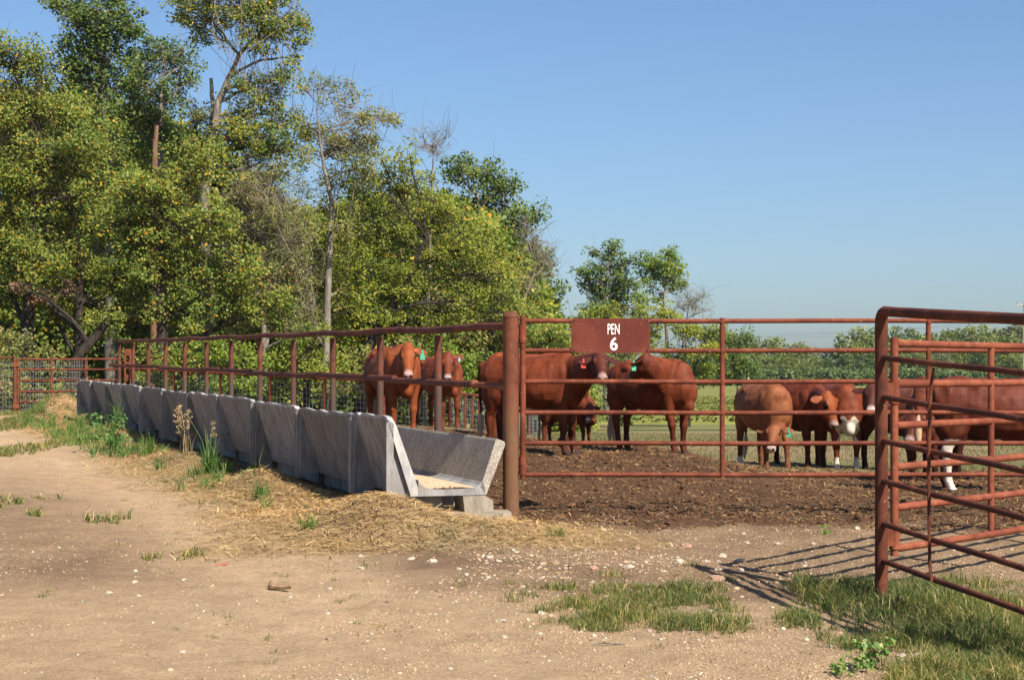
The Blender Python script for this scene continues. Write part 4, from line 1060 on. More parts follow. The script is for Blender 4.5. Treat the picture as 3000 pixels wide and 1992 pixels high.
# ------------------------------------------------------------------ pen gate with sign
G0 = Vector((X(1532, YP - .03), YP - .03, 0)); G0.z = hz(G0.x, G0.y)
gt = empty('pen_gate', G0, 0, 'closed rusty six rail pipe gate carrying the PEN 6 sign', 'gate')
rails = [2.010, 1.707, 1.390, 1.072, .760, .438]
xe = X(3303, YP) - G0.x
for h in rails:
    mb = MB(); mb.tube([(0.02, 0, h - G0.z)] + [(xe * t / 8, 0.004 * math.sin(t * 2.1 + h * 5), h - G0.z + .003 * math.sin(t * 1.3 + h)) for t in range(1, 9)], .0245, 14); mb.build('rail', M['rust_gate'], gt)
for px in (1532, 2115, 2718, 3303):
    xx = X(px, YP) - G0.x; r_ = .030 if px == 1532 else .0265
    lo, hi = rails[-1] - G0.z - .045, rails[0] - G0.z + (.05 if px == 1532 else 0)
    mb = MB(); mb.tube([(xx, 0.002 if px != 1532 else 0, lo if px == 1532 else lo + .045), (xx, 0.002 if px != 1532 else 0, hi)], r_, 14); mb.build('stile', M['rust_gate'], gt)
for px in (2115, 2718):
    xx = X(px, YP) - G0.x
    for h in rails:
        mb = MB(); mb.tube([(xx, 0, h - G0.z - .030), (xx, 0, h - G0.z - .012), (xx, 0, h - G0.z + .012), (xx, 0, h - G0.z + .030)], [.0275, .0315, .0315, .0275], 12); mb.build('weld', M['rust_gate'], gt)
for (a, b_) in ((1.80, 1.97), (.45, .62)):
    mb = MB(); mb.tube([(-.003, 0, a - G0.z - .01), (-.003, 0, b_ - G0.z)], .038, 14)
    mb.box((-.055, 0, (a + b_) / 2 - G0.z), (.06, .02, .12)); mb.build('hinge', M['rust_gate'], gt)
# sign
sx0, sx1 = X(1673, YP) - G0.x, X(1903, YP) - G0.x; sz0, sz1 = 1.683 - G0.z, 2.035 - G0.z
cr = .035
poly = [(sx0 + cr, sz0), (sx1 - cr * .4, sz0), (sx1, sz0 + cr * .4), (sx1, sz1 - cr * 1.6), (sx1 - cr * .6, sz1 - cr * .4), (sx1 - cr * 1.7, sz1), (sx0 + cr, sz1), (sx0 + cr * .3, sz1 - cr * .3), (sx0, sz1 - cr), (sx0, sz0 + cr * .4), (sx0 + cr * .3, sz0)]
mb = MB(); mb.prism(poly, Vector((0, -.034, 0)), Vector((1, 0, 0)), Vector((0, 0, 1)), Vector((0, 1, 0)), .005)
sg = mb.build('sign', M['sign_plate'], gt, smooth=False); fix_normals(sg.data)
def letters(txt, px0, px1, py0, py1, bold):
    cu = bpy.data.curves.new('lettering', 'FONT'); cu.body = txt; cu.size = 1; cu.offset = bold; cu.extrude = .0
    cu.space_character = 1.0
    to = bpy.data.objects.new('tmp', cu); COL.objects.link(to)
    bpy.context.view_layer.update()
    me = bpy.data.meshes.new_from_object(to.evaluated_get(bpy.context.evaluated_depsgraph_get()))
    bpy.data.objects.remove(to)
    co = np.empty(len(me.vertices) * 3, np.float32); me.vertices.foreach_get('co', co); co = co.reshape(-1, 3)
    mn, mx = co.min(0), co.max(0)
    x0, x1 = X(px0, YP) - G0.x, X(px1, YP) - G0.x; z0, z1 = HC - (py1 - HY) / 286 - G0.z, HC - (py0 - HY) / 286 - G0.z
    out = np.zeros_like(co)
    out[:, 0] = x0 + (co[:, 0] - mn[0]) / (mx[0] - mn[0]) * (x1 - x0); out[:, 1] = -.0365; out[:, 2] = z0 + (co[:, 1] - mn[1]) / (mx[1] - mn[1]) * (z1 - z0)
    me.vertices.foreach_set('co', out.ravel()); me.update(); me.materials.clear()
    o_ = obj('lettering', me, M['white_paint'], sg); return o_
for bx in (sx0 + .03, sx1 - .03):
    for bz in (2.010 - G0.z, 1.707 - G0.z):
        mb = MB(); mb.tube([(bx, -.030, bz), (bx, -.040, bz)], .009, 8); mb.build('bolt', M['bark_dark'], sg)
letters('PEN', 1779, 1814, 949, 980, .012)
letters('6', 1786, 1808.5, 988, 1027, .02)

# ------------------------------------------------------------------ right front fence and swung gate
A0 = Vector((2.705, 13.0, 0)); dR = Vector((.48, -1.96, 0)); LR = dR.length; dRn = dR / LR
A0.z = hz(A0.x, A0.y)
rf = empty('corral_fence', A0, 0, 'dark rusty pipe fence slanting down to the right front with one thick top rail', 'fence')
drop = -.062
def rp(s, h): return dRn * s + Vector((0, 0, h - A0.z + drop * s))
mb = MB(); mb.tube([(0, 0, -.35), (0, 0, 1.84 - A0.z)], .047, 20); mb.build('post', M['rust_right'], rf)
p2 = dRn * 2.9; zz = hz(A0.x + p2.x, A0.y + p2.y) - A0.z
mb = MB(); mb.tube([(p2.x, p2.y, zz - .3), (p2.x, p2.y, 1.9 - A0.z + drop * 2.9 - .03)], .047, 20); mb.build('post', M['rust_right'], rf)
mb = MB(); el = [Vector((0, 0, 1.835 - A0.z)), Vector((0, 0, 1.865 - A0.z)) + dRn * .008, Vector((0, 0, 1.893 - A0.z)) + dRn * .028, Vector((0, 0, 1.905 - A0.z)) + dRn * .06]
mb.tube(el + [rp(s_, 1.907) for s_ in (.2, .8, 1.6, 2.4, 3.2)], [.047, .046, .043, .039, .037, .037, .037, .037, .037], 18); mb.build('top_rail', M['rust_right'], rf)
for h in (1.57, 1.2825, .9625, .67, .3575, .0875):
    mb = MB(); mb.tube([rp(.035, h), rp(.8, h - .003), rp(1.6, h + .003), rp(2.4, h), rp(3.2, h)], .021, 14); mb.build('rail', M['rust_right'], rf)
sq = .405 * LR
mb = MB(); side = Vector((-.028, -.006, 0))
pts = [rp(sq + .06, 1.545) + side, rp(sq + .02, 1.42) + side, rp(sq, 1.25) + side, rp(sq - .01, .9) + side, rp(sq - .01, .5) + side, rp(sq, .2) + side, rp(sq + .03, .075) + side]
mb.tube(pts, [.010, .012, .013, .013, .012, .012, .010], 6, flat=.5); mb.build('brace_strap', M['rust_right'], rf)

SW0 = Vector((X(2620, 13.2), 13.2, 0)); SW0.z = hz(SW0.x, SW0.y)
SW1 = Vector((4.286, 14.86, 0)); ds = (SW1 - SW0); ds.z = 0; ds.normalize()
sw = empty('swing_gate', SW0, 0, 'rusty orange pipe gate swung open behind the dark corral fence', 'gate')
for h in (1.677, 1.375, 1.067, .758, .456, .151):
    mb = MB(); mb.tube([ds * .02 + Vector((0, 0, h - SW0.z)), ds * 1.8 + Vector((0, 0, h - SW0.z + .006)), ds * 3.7 + Vector((0, 0, h - SW0.z + .02))], .0285, 14); mb.build('rail', M['rust_swing'], sw)
mb = MB(); mb.tube([(0, 0, .10 - SW0.z), (0, 0, 1.72 - SW0.z)], .030, 14); mb.build('stile', M['rust_swing'], sw)
ts = 1.0
for _ in range(60):
    q = SW0 + ds * ts
    if 1500 + FP * q.x / q.y > 2903: break
    ts += .01
for t_ in (ts, ts * 2 + .1, 3.7):
    mb = MB(); mb.tube([ds * t_ + Vector((0, 0, .151 - SW0.z)), ds * t_ + Vector((0, 0, 1.677 - SW0.z))], .0265, 14); mb.build('stile', M['rust_swing'], sw)
for h in (1.30, .22):
    mb = MB(); mb.tube([(0, 0, h - SW0.z - .07), (0, 0, h - SW0.z + .10)], .040, 14); mb.box((-.06, -.03, h - SW0.z + .02), (.09, .05, .13)); mb.build('hinge', M['rust_swing'], sw)

# ------------------------------------------------------------------ far left gate and wire fences
def wire_panel(a, b, zlo, zhi, nx_, nz, parent, rel, rad=.0045):
    """woven wire between a and b (ground points), joined as one part"""
    mb = MB(); a = Vector(a) - rel; b = Vector(b) - rel
    for i in range(nz + 1):
        h = zlo + (zhi - zlo) * (i / nz) ** 1.15
        pts = [a.lerp(b, t / 6) + Vector((0, 0, h + .01 * math.sin(t * 2 + i))) for t in range(7)]
        mb.tube(pts, rad, 3, cap=False)
    for i in range(nx_ + 1):
        p = a.lerp(b, i / nx_); w_ = .02 * math.sin(i * 1.3)
        mb.tube([p + Vector((0, 0, zlo)), p + Vector((w_, 0, (zlo + zhi) / 2)), p + Vector((0, 0, zhi))], rad, 3, cap=False)
    return mb.build('wire_mesh', M['galv_wire'], parent, 'stuff')
YL = 51.7; sl = FP / YL
def hL(py): return HC + (HY - py) / sl
LG = Vector((X(53, YL), YL, 0)); LG.z = hz(LG.x, YL)
lg = empty('far_gate', LG, 0, 'rusty pipe gate closing the track at the far left end of the troughs', 'gate')
lgx = X(352, YL) - LG.x
for py in (1052.6, 1083, 1114.7, 1147, 1178, 1209):
    mb = MB(); mb.tube([(0, 0, hL(py) - LG.z), (lgx, 0, hL(py - 1) - LG.z)], .028, 8); mb.build('rail', M['rust_gate'], lg)
for px in (53, 151, 251, 352):
    xx = X(px, YL) - LG.x; mb = MB(); mb.tube([(xx, 0.003, hL(1210) - LG.z), (xx, 0.003, hL(1050) - LG.z)], .03, 8); mb.build('stile', M['rust_gate'], lg)
for py in (1068, 1190):
    mb = MB(); mb.box((-.05, -.02, hL(py) - LG.z), (.16, .08, .13)); mb.build('hinge', M['rust_swing'], lg)
wire_panel((LG.x, YL + .25, LG.z), (X(250, YL), YL + .25, LG.z), .05, 1.5, 26, 9, lg, LG, .006)
PL = Vector((X(44, YL), YL, 0)); PL.z = hz(PL.x, YL)
po = empty('gate_post', PL, 0, 'rusty pipe post hinging the far left gate', 'fence post')
mb = MB(); mb.tube([(0, 0, -.3), (0, 0, hL(1046) - PL.z)], .055, 12); mb.build('pipe', M['rust_post'], po)
lf = empty('wire_fence', PL + Vector((-2.2, 0, 0)), 0, 'woven wire fence with rusty pipe rails at the left edge', 'fence'); rel = lf.location.copy()
for py in (1047.5, 1207):
    mb = MB(); mb.tube([Vector((PL.x - .06, YL, hL(py))) - rel, Vector((PL.x - 3.4, YL, hL(py))) - rel], .03, 8); mb.build('rail', M['rust_post'], lf)
wire_panel((PL.x - 3.4, YL, PL.z), (PL.x - .06, YL, PL.z), .02, hL(1049) - PL.z, 34, 10, lf, rel, .006)
mb = MB(); mb.tube([Vector((PL.x - 3.45, YL, PL.z - .2)) - rel, Vector((PL.x - 3.45, YL, hL(1046))) - rel], .05, 10); mb.build('post', M['rust_post'], lf)
# latch post right end
LP = Vector((X(366, 50.5), 50.5, 0)); LP.z = hz(LP.x, 50.5)
lp = empty('latch_post', LP, 0, 'twin rusty latch post where the far gate meets the feeder fence', 'fence post')
zt = HC + (HY - 1022) / FP * 50.5 - LP.z
for xx in (0, .15):
    mb = MB(); mb.tube([(xx, 0, -.2), (xx, 0, zt)], .03, 10); mb.build('pipe', M['rust_gate'], lp)
for k in range(4):
    mb = MB(); mb.box((.075, -.005, zt - .1 - k * .36), (.17, .03, .2)); mb.build('plate', M['rust_gate'], lp)

# back fence of the pen, in front of the wood
def gfence(label, pts_, nposts, hh, m, rail_hs, wn):
    P0 = Vector(pts_[0]); P0.z = hz(P0.x, P0.y)
    rt = empty('pen_back_fence', P0, 0, label, 'fence')
    P1 = Vector(pts_[1]); P1.z = hz(P1.x, P1.y)
    for k in range(nposts + 1):
        p = P0.lerp(P1, k / nposts); p.z = hz(p.x, p.y)
        mb = MB(); mb.tube([p - P0 + Vector((0, 0, -.3)), p - P0 + Vector((0, 0, hh))], .035, 8); mb.build('post', m, rt)
    for h in rail_hs:
        mb = MB(); mb.tube([Vector((0, 0, h)), (P1 - P0) * .5 + Vector((0, 0, h + .01)), P1 - P0 + Vector((0, 0, h))], .035, 8); mb.build('rail', m, rt)
    wire_panel(P0, P1, .04, hh - .08, wn, 9, rt, P0, .005)
    return rt
def gpt(px, Y): return (X(px, Y), Y, 0)
gfence('rusty pipe and woven wire fence behind the feeder, along the wood', [gpt(384, 50.4), gpt(1318, 39)], 6, 1.22, M['rust_gate'], (1.25,), 90)
gfence('short woven wire panel with close rusty pickets behind the calf by the corner post', [gpt(1318, 39), gpt(1462, 43.5)], 7, 1.06, M['rust_pipe'], (1.08,), 30)
gfence('woven wire fence seen under the belly of the side-on cow', [gpt(1462, 43.5), gpt(1600, 36)], 3, .75, M['rust_pipe'], (.77,), 60)
# low strand fence across the pasture
sf = empty('strand_fence', gpt(1900, 60), 0, 'low single wire strand across the dry pasture', 'fence')
a_, b2 = Vector(gpt(1750, 44)), Vector(gpt(2600, 44)); a_.z = hz(a_.x, 44) + .32; b2.z = a_.z
mb = MB(); mb.tube([a_ - sf.location, b2 - sf.location], .008, 4, cap=False); mb.build('wire', M['bark_dark'], sf)
# ------------------------------------------------------------------ cattle
def loft(mb, rings, n=16):
    """rings: (centre, half_width_vec, half_height_vec)"""
    b = len(mb.v)
    for c, a, u in rings:
        for k in range(n):
            t = 2 * math.pi * k / n
            mb.v.append(tuple(Vector(c) + Vector(a) * math.cos(t) + Vector(u) * math.sin(t)))
    for i in range(len(rings) - 1):
        for k in range(n):
            k2 = (k + 1) % n
            mb.f.append((b + i * n + k, b + i * n + k2, b + (i + 1) * n + k2, b + (i + 1) * n + k))
    mb.f.append(tuple(b + k for k in reversed(range(n))))
    e = b + (len(rings) - 1) * n
    mb.f.append(tuple(e + k for k in range(n)))
def ball(mb, c, r, n=10):
    c = Vector(c); r = Vector(r) if hasattr(r, '__len__') else Vector((r, r, r))
    rings = []
    for i in range(1, n):
        t = math.pi * i / n
        rings.append((c + Vector((0, 0, -math.cos(t) * r.z)), (math.sin(t) * r.x, 0, 0), (0, math.sin(t) * r.y, 0)))
    loft(mb, rings, 12)
def paint(me, cols):
    a = me.color_attributes.new('pigment', 'FLOAT_COLOR', 'POINT')
    a.data.foreach_set('color', np.concatenate([cols, np.ones((len(cols), 1))], 1).astype(np.float32).ravel())
def verts_np(me):
    co = np.empty(len(me.vertices) * 3, np.float32); me.vertices.foreach_get('co', co); return co.reshape(-1, 3).astype(float)
def fuse(mb, voxel, smooth_it=5):
    me = bpy.data.meshes.new('raw'); me.from_pydata(mb.v, [], mb.f); me.update()
    o = bpy.data.objects.new('raw', me); COL.objects.link(o)
    md = o.modifiers.new('r', 'REMESH'); md.mode = 'VOXEL'; md.voxel_size = voxel
    ms = o.modifiers.new('s', 'SMOOTH'); ms.factor = .5; ms.iterations = smooth_it
    dg = bpy.context.evaluated_depsgraph_get(); dg.update()
    out = bpy.data.meshes.new_from_object(o.evaluated_get(dg))
    bpy.data.objects.remove(o); bpy.data.meshes.remove(me)
    out.polygons.foreach_set('use_smooth', np.ones(len(out.polygons), dtype=bool))
    return out
def cow(label, px, Y, face, colr, poll, muzzle, scale=1.0, z=None, tag_=None, step=(0, 0, 0, 0), tail='down', white=None, legdark=.45,
        ear_droop=0.15, nose=(.42, .28, .24), switch=(.45, .30, .18), headcol=None, cat='cow', fat=1.0, dark_head=False):
    """face: heading in degrees (0 = to the right of the photo, -90 = to the camera). poll, muzzle: world points"""
    x = X(px, Y); g = hz(x, Y) if z is None else z
    root = empty(cat, (x, Y, g - .012), R(face), label, cat, 'red cattle in the pen')
    root.scale = (scale,) * 3
    Mi = (Matrix.Translation((x, Y, g - .012)) @ Matrix.Rotation(R(face), 4, 'Z') @ Matrix.Scale(scale, 4)).inverted()
    pl = Mi @ Vector(poll); mz = Mi @ Vector(muzzle)
    hd = mz - pl
    hd = hd.normalized(); HL = .50
    # keep the neck a possible length
    sh = Vector((.52, 0, 1.13)); nv = pl - sh
    if nv.length > .80: pl = sh + nv.normalized() * .80
    if nv.length < .42: pl = sh + nv.normalized() * .42
    mb = MB()
    tr = [(-.83, 1.10, .05, .05), (-.79, 1.07, .19, .16), (-.66, 1.06, .285, .235), (-.46, 1.035, .315, .265), (-.20, .985, .35, .305), (.06, .965, .37, .335), (.28, .975, .37, .305), (.46, .995, .37, .245), (.60, .985, .33, .20), (.70, .955, .24, .15), (.75, .93, .12, .08)]
    def sup(c, hw, hh, n=20):
        return c, hw, hh
    b0 = len(mb.v); n = 20
    for (xx, zc, hh, hw) in tr:
        hw *= fat
        for k in range(n):
            t = 2 * math.pi * k / n; cs, sn = math.cos(t), math.sin(t)
            e = 2 / 2.35
            yy = math.copysign(abs(cs) ** e, cs) * hw; zz = math.copysign(abs(sn) ** e, sn) * hh
            if sn > 0: yy *= (1 - .22 * sn)       # narrower topline
            mb.v.append((xx, yy, zc + zz))
    for i in range(len(tr) - 1):
        for k in range(n):
            k2 = (k + 1) % n; mb.f.append((b0 + i * n + k2, b0 + i * n + k, b0 + (i + 1) * n + k, b0 + (i + 1) * n + k2))
    mb.f.append(tuple(b0 + k for k in range(n))); e_ = b0 + (len(tr) - 1) * n; mb.f.append(tuple(e_ + k for k in reversed(range(n))))
    # pins, hooks, withers, brisket
    ball(mb, (-.34, .19, 1.225), (.10, .06, .055)); ball(mb, (-.34, -.19, 1.225), (.10, .06, .055))
    ball(mb, (-.78, .09, 1.20), (.07, .05, .06)); ball(mb, (-.78, -.09, 1.20), (.07, .05, .06))
    ball(mb, (.36, 0, 1.31), (.20, .075, .065))
    ball(mb, (.60, 0, .70), (.16, .10, .13))
    # shoulders and thighs
    for s in (-1, 1):
        ball(mb, (.42, s * .185, .98), (.17, .085, .27)); ball(mb, (-.52, s * .17, .98), (.23, .115, .27))
        ball(mb, (-.60, s * .155, .80), (.17, .10, .20))
    # neck
    nd = pl - Vector((.50, 0, 1.08)); mid = Vector((.50, 0, 1.08)).lerp(pl, .5) + Vector((0, 0, .015))
    side = Vector((0, 1, 0))
    rings = []
    for t, hw, hh in ((0, .17, .30), (.3, .145, .255), (.6, .125, .205), (.85, .115, .165), (1.02, .105, .13)):
        c = Vector((.50, 0, 1.05)).lerp(pl - Vector((0, 0, .03)) + hd * .06, t)
        d = nd.normalized(); a = Vector((-d.y, d.x, 0));
        if a.length < .3: a = side
        a.normalize(); u = d.cross(a); u = -u if u.z < 0 else u
        ww = (1 - t) ; a2 = (a * (1 - ww) + side * ww).normalized()
        rings.append((c - Vector((0, 0, .03 * (1 - t))), a2 * hw, (u * .8 + Vector((0, 0, .3))).normalized() * hh))
    loft(mb, rings, 16)
    # dewlap
    dw = []
    for t in (0, .35, .7, 1):
        c = Vector((.64, 0, .74)).lerp(pl + hd * .14 - Vector((0, 0, .12)), t); dw.append((c, Vector((0, .035, 0)), Vector((.04, 0, .11 - .05 * t))))
    loft(mb, dw, 8)
    # head
    hx = hd; up = Vector((0, 0, 1)); hl = up.cross(hx)
    if hl.length < .15: hl = Vector((0, 1, 0)) if abs(face) < 0 else up.cross(Vector((hd.x, hd.y, 0)) if Vector((hd.x, hd.y, 0)).length > .02 else Vector((1, 0, 0)))
    hl.normalize(); hu = hx.cross(hl).normalized()
    H_ = [(-.035, .060, .05, 0), (.0, .092, .085, .0), (.05, .108, .110, 0), (.12, .112, .125, -.008), (.20, .112, .128, -.016), (.28, .092, .112, -.016), (.36, .074, .090, -.012), (.42, .066, .076, -.010), (.455, .074, .074, -.010), (.49, .070, .066, -.010), (.51, .045, .040, -.010)]
    loft(mb, [(pl + hx * t + hu * o_, hl * w_, hu * h_) for (t, w_, h_, o_) in H_], 16)
    hs = lambda t, l, u: pl + hx * t + hl * l + hu * u
    def hball(c, r):
        b = len(mb.v); ball(mb, (0, 0, 0), r, 8)
        for i in range(b, len(mb.v)):
            v = mb.v[i]; mb.v[i] = tuple(c + hx * v[0] + hl * v[1] + hu * v[2])
    hball(hs(.0, 0, .055), (.055, .065, .05))                       # poll knob
    for s in (-1, 1):
        hball(hs(.175, s * .088, .060), (.055, .032, .034))         # brow ridge
        hball(hs(.20, s * .082, -.06), (.13, .035, .075))           # cheek
        hball(hs(.475, s * .040, .030), (.03, .026, .026))          # nostril wing
    hball(hs(.42, 0, -.065), (.07, .045, .025))                     # chin
    # legs
    fx_ = [(.44, s * .155) for s in (-1, 1)]
    for q, s in enumerate((-1, 1)):
        st = step[q]
        P_ = [((.43, s * .165, .92), .12, .10), ((.44, s * .165, .76), .100, .085), ((.455, s * .16, .60), .070, .062), ((.47 + st * .5, s * .155, .47), .052, .050), ((.475 + st * .55, s * .152, .42), .056, .054), ((.475 + st * .6, s * .15, .36), .042, .040), ((.475 + st * .85, s * .148, .22), .034, .034), ((.48 + st * .95, s * .147, .13), .043, .042), ((.50 + st, s * .147, .075), .042, .042), ((.525 + st, s * .147, .04), .058, .052), ((.535 + st, s * .147, .0), .066, .057)]
        loft(mb, [(c, (rx * 1.14, 0, 0), (0, ry * 1.16, 0)) for c, rx, ry in P_], 12)
        st = step[q + 2]
        P_ = [((-.52, s * .16, .98), .19, .11), ((-.52, s * .17, .80), .155, .10), ((-.56, s * .165, .68), .105, .075), ((-.63 + st * .4, s * .155, .58), .070, .050), ((-.665 + st * .5, s * .15, .51), .060, .045), ((-.66 + st * .55, s * .15, .44), .050, .042), ((-.65 + st * .8, s * .15, .26), .036, .034), ((-.645 + st * .9, s * .15, .14), .045, .043), ((-.62 + st, s * .15, .075), .042, .042), ((-.59 + st, s * .15, .04), .058, .052), ((-.58 + st, s * .15, 0), .066, .057)]
        loft(mb, [(c, (rx * 1.14, 0, 0), (0, ry * 1.16, 0)) for c, rx, ry in P_], 12)
    me = fuse(mb, .0165, 4)
    co = verts_np(me); nr = np.empty(len(co) * 3, np.float32); me.vertices.foreach_get('normal', nr); nr = nr.reshape(-1, 3)
    sd_ = px * .37
    ds_ = np.array([.016 * mnoise.noise(Vector((p[0] * 5 + sd_, p[1] * 5, p[2] * 5))) + .008 * mnoise.noise(Vector((p[0] * 15 + sd_, p[1] * 12, p[2] * 6))) for p in co])
    ds_ = ds_ * np.where(co[:, 2] < .55, .35, 1.0) * np.where(np.linalg.norm(co - np.array(pl), axis=1) < .5, .4, 1.0)
    co = co + nr * ds_[:, None]; me.vertices.foreach_set('co', co.astype(np.float32).ravel()); me.update()
    # pigment
    co = verts_np(me); base = np.array(colr, float)
    base = base * np.array([.86, .78, .70]); cols = np.tile(base, (len(co), 1))
    z_, x_, y_ = co[:, 2], co[:, 0], co[:, 1]
    rel = co - np.array(pl); th = rel @ np.array(hx); lh = rel @ np.array(hl); uh = rel @ np.array(hu)
    head = (th > -.06) & (np.abs(lh) < .17) & (np.abs(uh) < .17) & (th < .56)
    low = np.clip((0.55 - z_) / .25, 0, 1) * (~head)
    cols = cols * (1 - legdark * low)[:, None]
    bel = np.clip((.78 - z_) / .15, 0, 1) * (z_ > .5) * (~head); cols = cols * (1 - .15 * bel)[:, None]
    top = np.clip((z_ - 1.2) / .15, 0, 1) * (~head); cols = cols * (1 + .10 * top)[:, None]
    if headcol is not None: cols[head] = np.array(headcol) * np.array([.95, .86, .8])
    nose = tuple(v * .62 for v in nose)
    def setc(mask, c, k=1.0): cols[mask] = cols[mask] * (1 - k) + np.array(c) * k
    mzl = head & (th > .435) & (uh > -.07)
    setc(head & (th > .405) & (th <= .435), np.minimum(np.array(nose), 1) * .8 + base * .2, .5)
    setc(mzl, nose)
    for s in (-1, 1):
        setc(head & (((th - .500) / .030) ** 2 + ((lh - s * .040) / .020) ** 2 + ((uh - .018) / .028) ** 2 < 1), (.02, .01, .01))
        setc(head & (((th - .175) / .060) ** 2 + ((lh - s * .105) / .055) ** 2 + ((uh - .045) / .045) ** 2 < 1), base * .28)
    setc(head & (uh < -.055) & (th > .46), (.03, .015, .012), .7)
    if white:
        for fn in white: setc(fn(x_, y_, z_, th, head), (.62, .55, .45), .95)
    setc((z_ < .052) & ~head, (.03, .02, .016))
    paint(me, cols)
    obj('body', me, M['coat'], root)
    # eyes
    for s in (-1, 1):
        e = MB(); ball(e, (0, 0, 0), (.026, .026, .024), 8); e.v = [tuple(Vector(v) + hs(.172, s * .104, .048)) for v in e.v]
        e.build('eye', M['eye'], root)
    # ears
    tv = []
    for s in (-1, 1):
        e = MB(); dirv = (hl * s * .96 - hx * .05 - hu * .20 + Vector((0, 0, -ear_droop))).normalized()
        wv = hx.cross(dirv).cross(dirv).normalized() if hx.cross(dirv).length > .1 else hu
        wv = (hx - dirv * hx.dot(dirv)).normalized(); nv_ = dirv.cross(wv)
        if nv_.dot(hu) < 0: nv_ = -nv_
        o_ = hs(.045, s * .088, .01); rg = []
        for t, ww in ((0, .030), (.15, .042), (.4, .064), (.65, .060), (.85, .040), (1.0, .012)):
            rg.append((o_ + dirv * .205 * t + nv_ * (-.02 * math.sin(math.pi * t)), wv * ww, nv_ * .014 * (1.2 - t * .7)))
        loft(e, rg, 12)
        em = e.mesh('ear', True, 180); c_ = verts_np(em)
        ec = np.tile(np.array(headcol if headcol is not None else colr) * .8, (len(c_), 1))
        front = ((c_ - np.array(o_)) @ np.array(nv_)) > .0
        ec[front] = np.array(headcol if headcol is not None else colr) * np.array([1.25, 1.25, 1.3])
        paint(em, ec); eo = obj('ear', em, M['coat'], root)
        if tag_ and tag_[1] == s:
            tb = MB(); tc = o_ + dirv * .12 - Vector((0, 0, .045)) + nv_ * .03
            v_ = Vector((0, 0, 1)); u_ = (hl if abs(hl.z) < .7 else wv).copy(); u_.z = 0; u_.normalize(); w2 = v_.cross(u_); w2 = -w2 if w2.dot(hu) < 0 and False else w2
            k_ = tag_[2] if len(tag_) > 2 else 1.0
            poly = [(-.030 * k_, -.075 * k_), (.030 * k_, -.075 * k_), (.030 * k_, -.02 * k_), (.012 * k_, 0), (.009 * k_, .045 * k_), (-.009 * k_, .045 * k_), (-.012 * k_, 0), (-.030 * k_, -.02 * k_)]
            tb.prism(poly, tc, u_, v_, w2, .003); to = tb.build('ear_tag', M[tag_[0]], eo, smooth=False)
    # tail
    tl = MB()
    if tail == 'down':
        tp_ = [(-.80, 0, 1.25), (-.87, 0, 1.20), (-.90, 0, 1.05), (-.895, .01, .85), (-.88, .015, .65), (-.88, .01, .50)]
    else:
        tp_ = [(-.79, 0, 1.26), (-.86, 0, 1.33), (-.95, .0, 1.33), (-1.00, .0, 1.24), (-1.0, .0, 1.05), (-.97, 0, .85)]
    tl.tube(tp_, [.040, .034, .026, .022, .020, .018], 8)
    tm = tl.mesh('tail', True, 180); paint(tm, np.tile(base * .75, (len(tm.vertices), 1))); to = obj('tail', tm, M['coat'], root)
    sw_ = MB(); b_ = Vector(tp_[-1]); sw_.tube([b_ + Vector((0, 0, .06)), b_ - Vector((0, 0, .04)), b_ - Vector((0, .01, .16)), b_ - Vector((0, .02, .26)), b_ - Vector((0, .02, .34))], [.018, .036, .046, .034, .006], 8)
    sm = sw_.mesh('tail_switch', True, 180); paint(sm, np.tile(np.array(switch), (len(sm.vertices), 1))); obj('tail_switch', sm, M['coat'], to)
    return root

RED, MID, DARK, TANR = (.235, .062, .020), (.15, .036, .015), (.07, .021, .014), (.27, .095, .036)
def W(px, py, Y): return at(px, py, Y)
cow('reddish orange cow facing the camera behind the feeder rail, green ear tag', 1152, 26.3, -68, RED, W(1194, 1018, 25.2), W(1196, 1100, 24.95), tag_=('green_tag', 1, 1.15), z=hz(X(1150, 26.3), 26.3), nose=(.62, .38, .32), legdark=.1)
cow('smaller red cow looking out behind the feeder post nearest the corner post', 1285, 31.6, -62, (.17, .042, .018), W(1311, 1038, 30.4), W(1311, 1104, 30.2), tag_=('blue_tag', 1, .6), scale=.95, ear_droop=-.05, nose=(.55, .40, .36), legdark=.35, fat=.9)
cow('big red cow standing side on behind the gate, face below the sign, red ear tag', 1572, 24.3, -28, (.150, .036, .013), W(1782, 1030, 23.15), W(1792, 1094, 22.8), tag_=('red_tag', -1, 1.05), fat=1.12, nose=(.42, .26, .22), headcol=(.07, .018, .012), legdark=.6)
cow('red cow behind the side-on cow, mostly hidden, turned away to the left', 1545, 27.6, 158, RED, W(1440, 1120, 29), W(1425, 1210, 29), scale=1.03)
cow('calf nosing low between the front legs of the big side-on cow', 1668, 27.0, -30, (.13, .034, .014), W(1728, 1188, 26.5), W(1722, 1240, 26.3), scale=.60, nose=(.7, .62, .55), cat='calf', legdark=.1)
cow('deep red cow turning its head to the left under the right half of the sign', 1915, 25.5, -48, (.150, .036, .013), W(1898, 1052, 24.75), W(1862, 1092, 25.0), tag_=('green_tag', 1, 1.2), fat=1.06, headcol=(.11, .028, .013), legdark=.55, step=(.05, -.05, .1, -.05))
cow('pale tan red cow with lowered head behind the gate, green ear tag', 2240, 29.2, -78, (.225, .082, .034), W(2272, 1216, 28.6), W(2257, 1308, 28.15), tag_=('green_tag', 1, 1.2), z=-.09, scale=1.08, fat=1.12, nose=(.65, .5, .42), switch=(.62, .52, .38), step=(.0, .12, -.05, .1),
    white=[lambda x, y, z, th, h: (z < .22) & (x < -.4) & (y < 0) & ~h])
cow('dark red cow turning its head to the right beside the pale tan cow', 2330, 30.1, -60, (.125, .03, .013), W(2418, 1158, 28.8), W(2449, 1262, 28.6), z=-.10, scale=1.10, fat=1.08, headcol=(.22, .058, .019), legdark=.5)
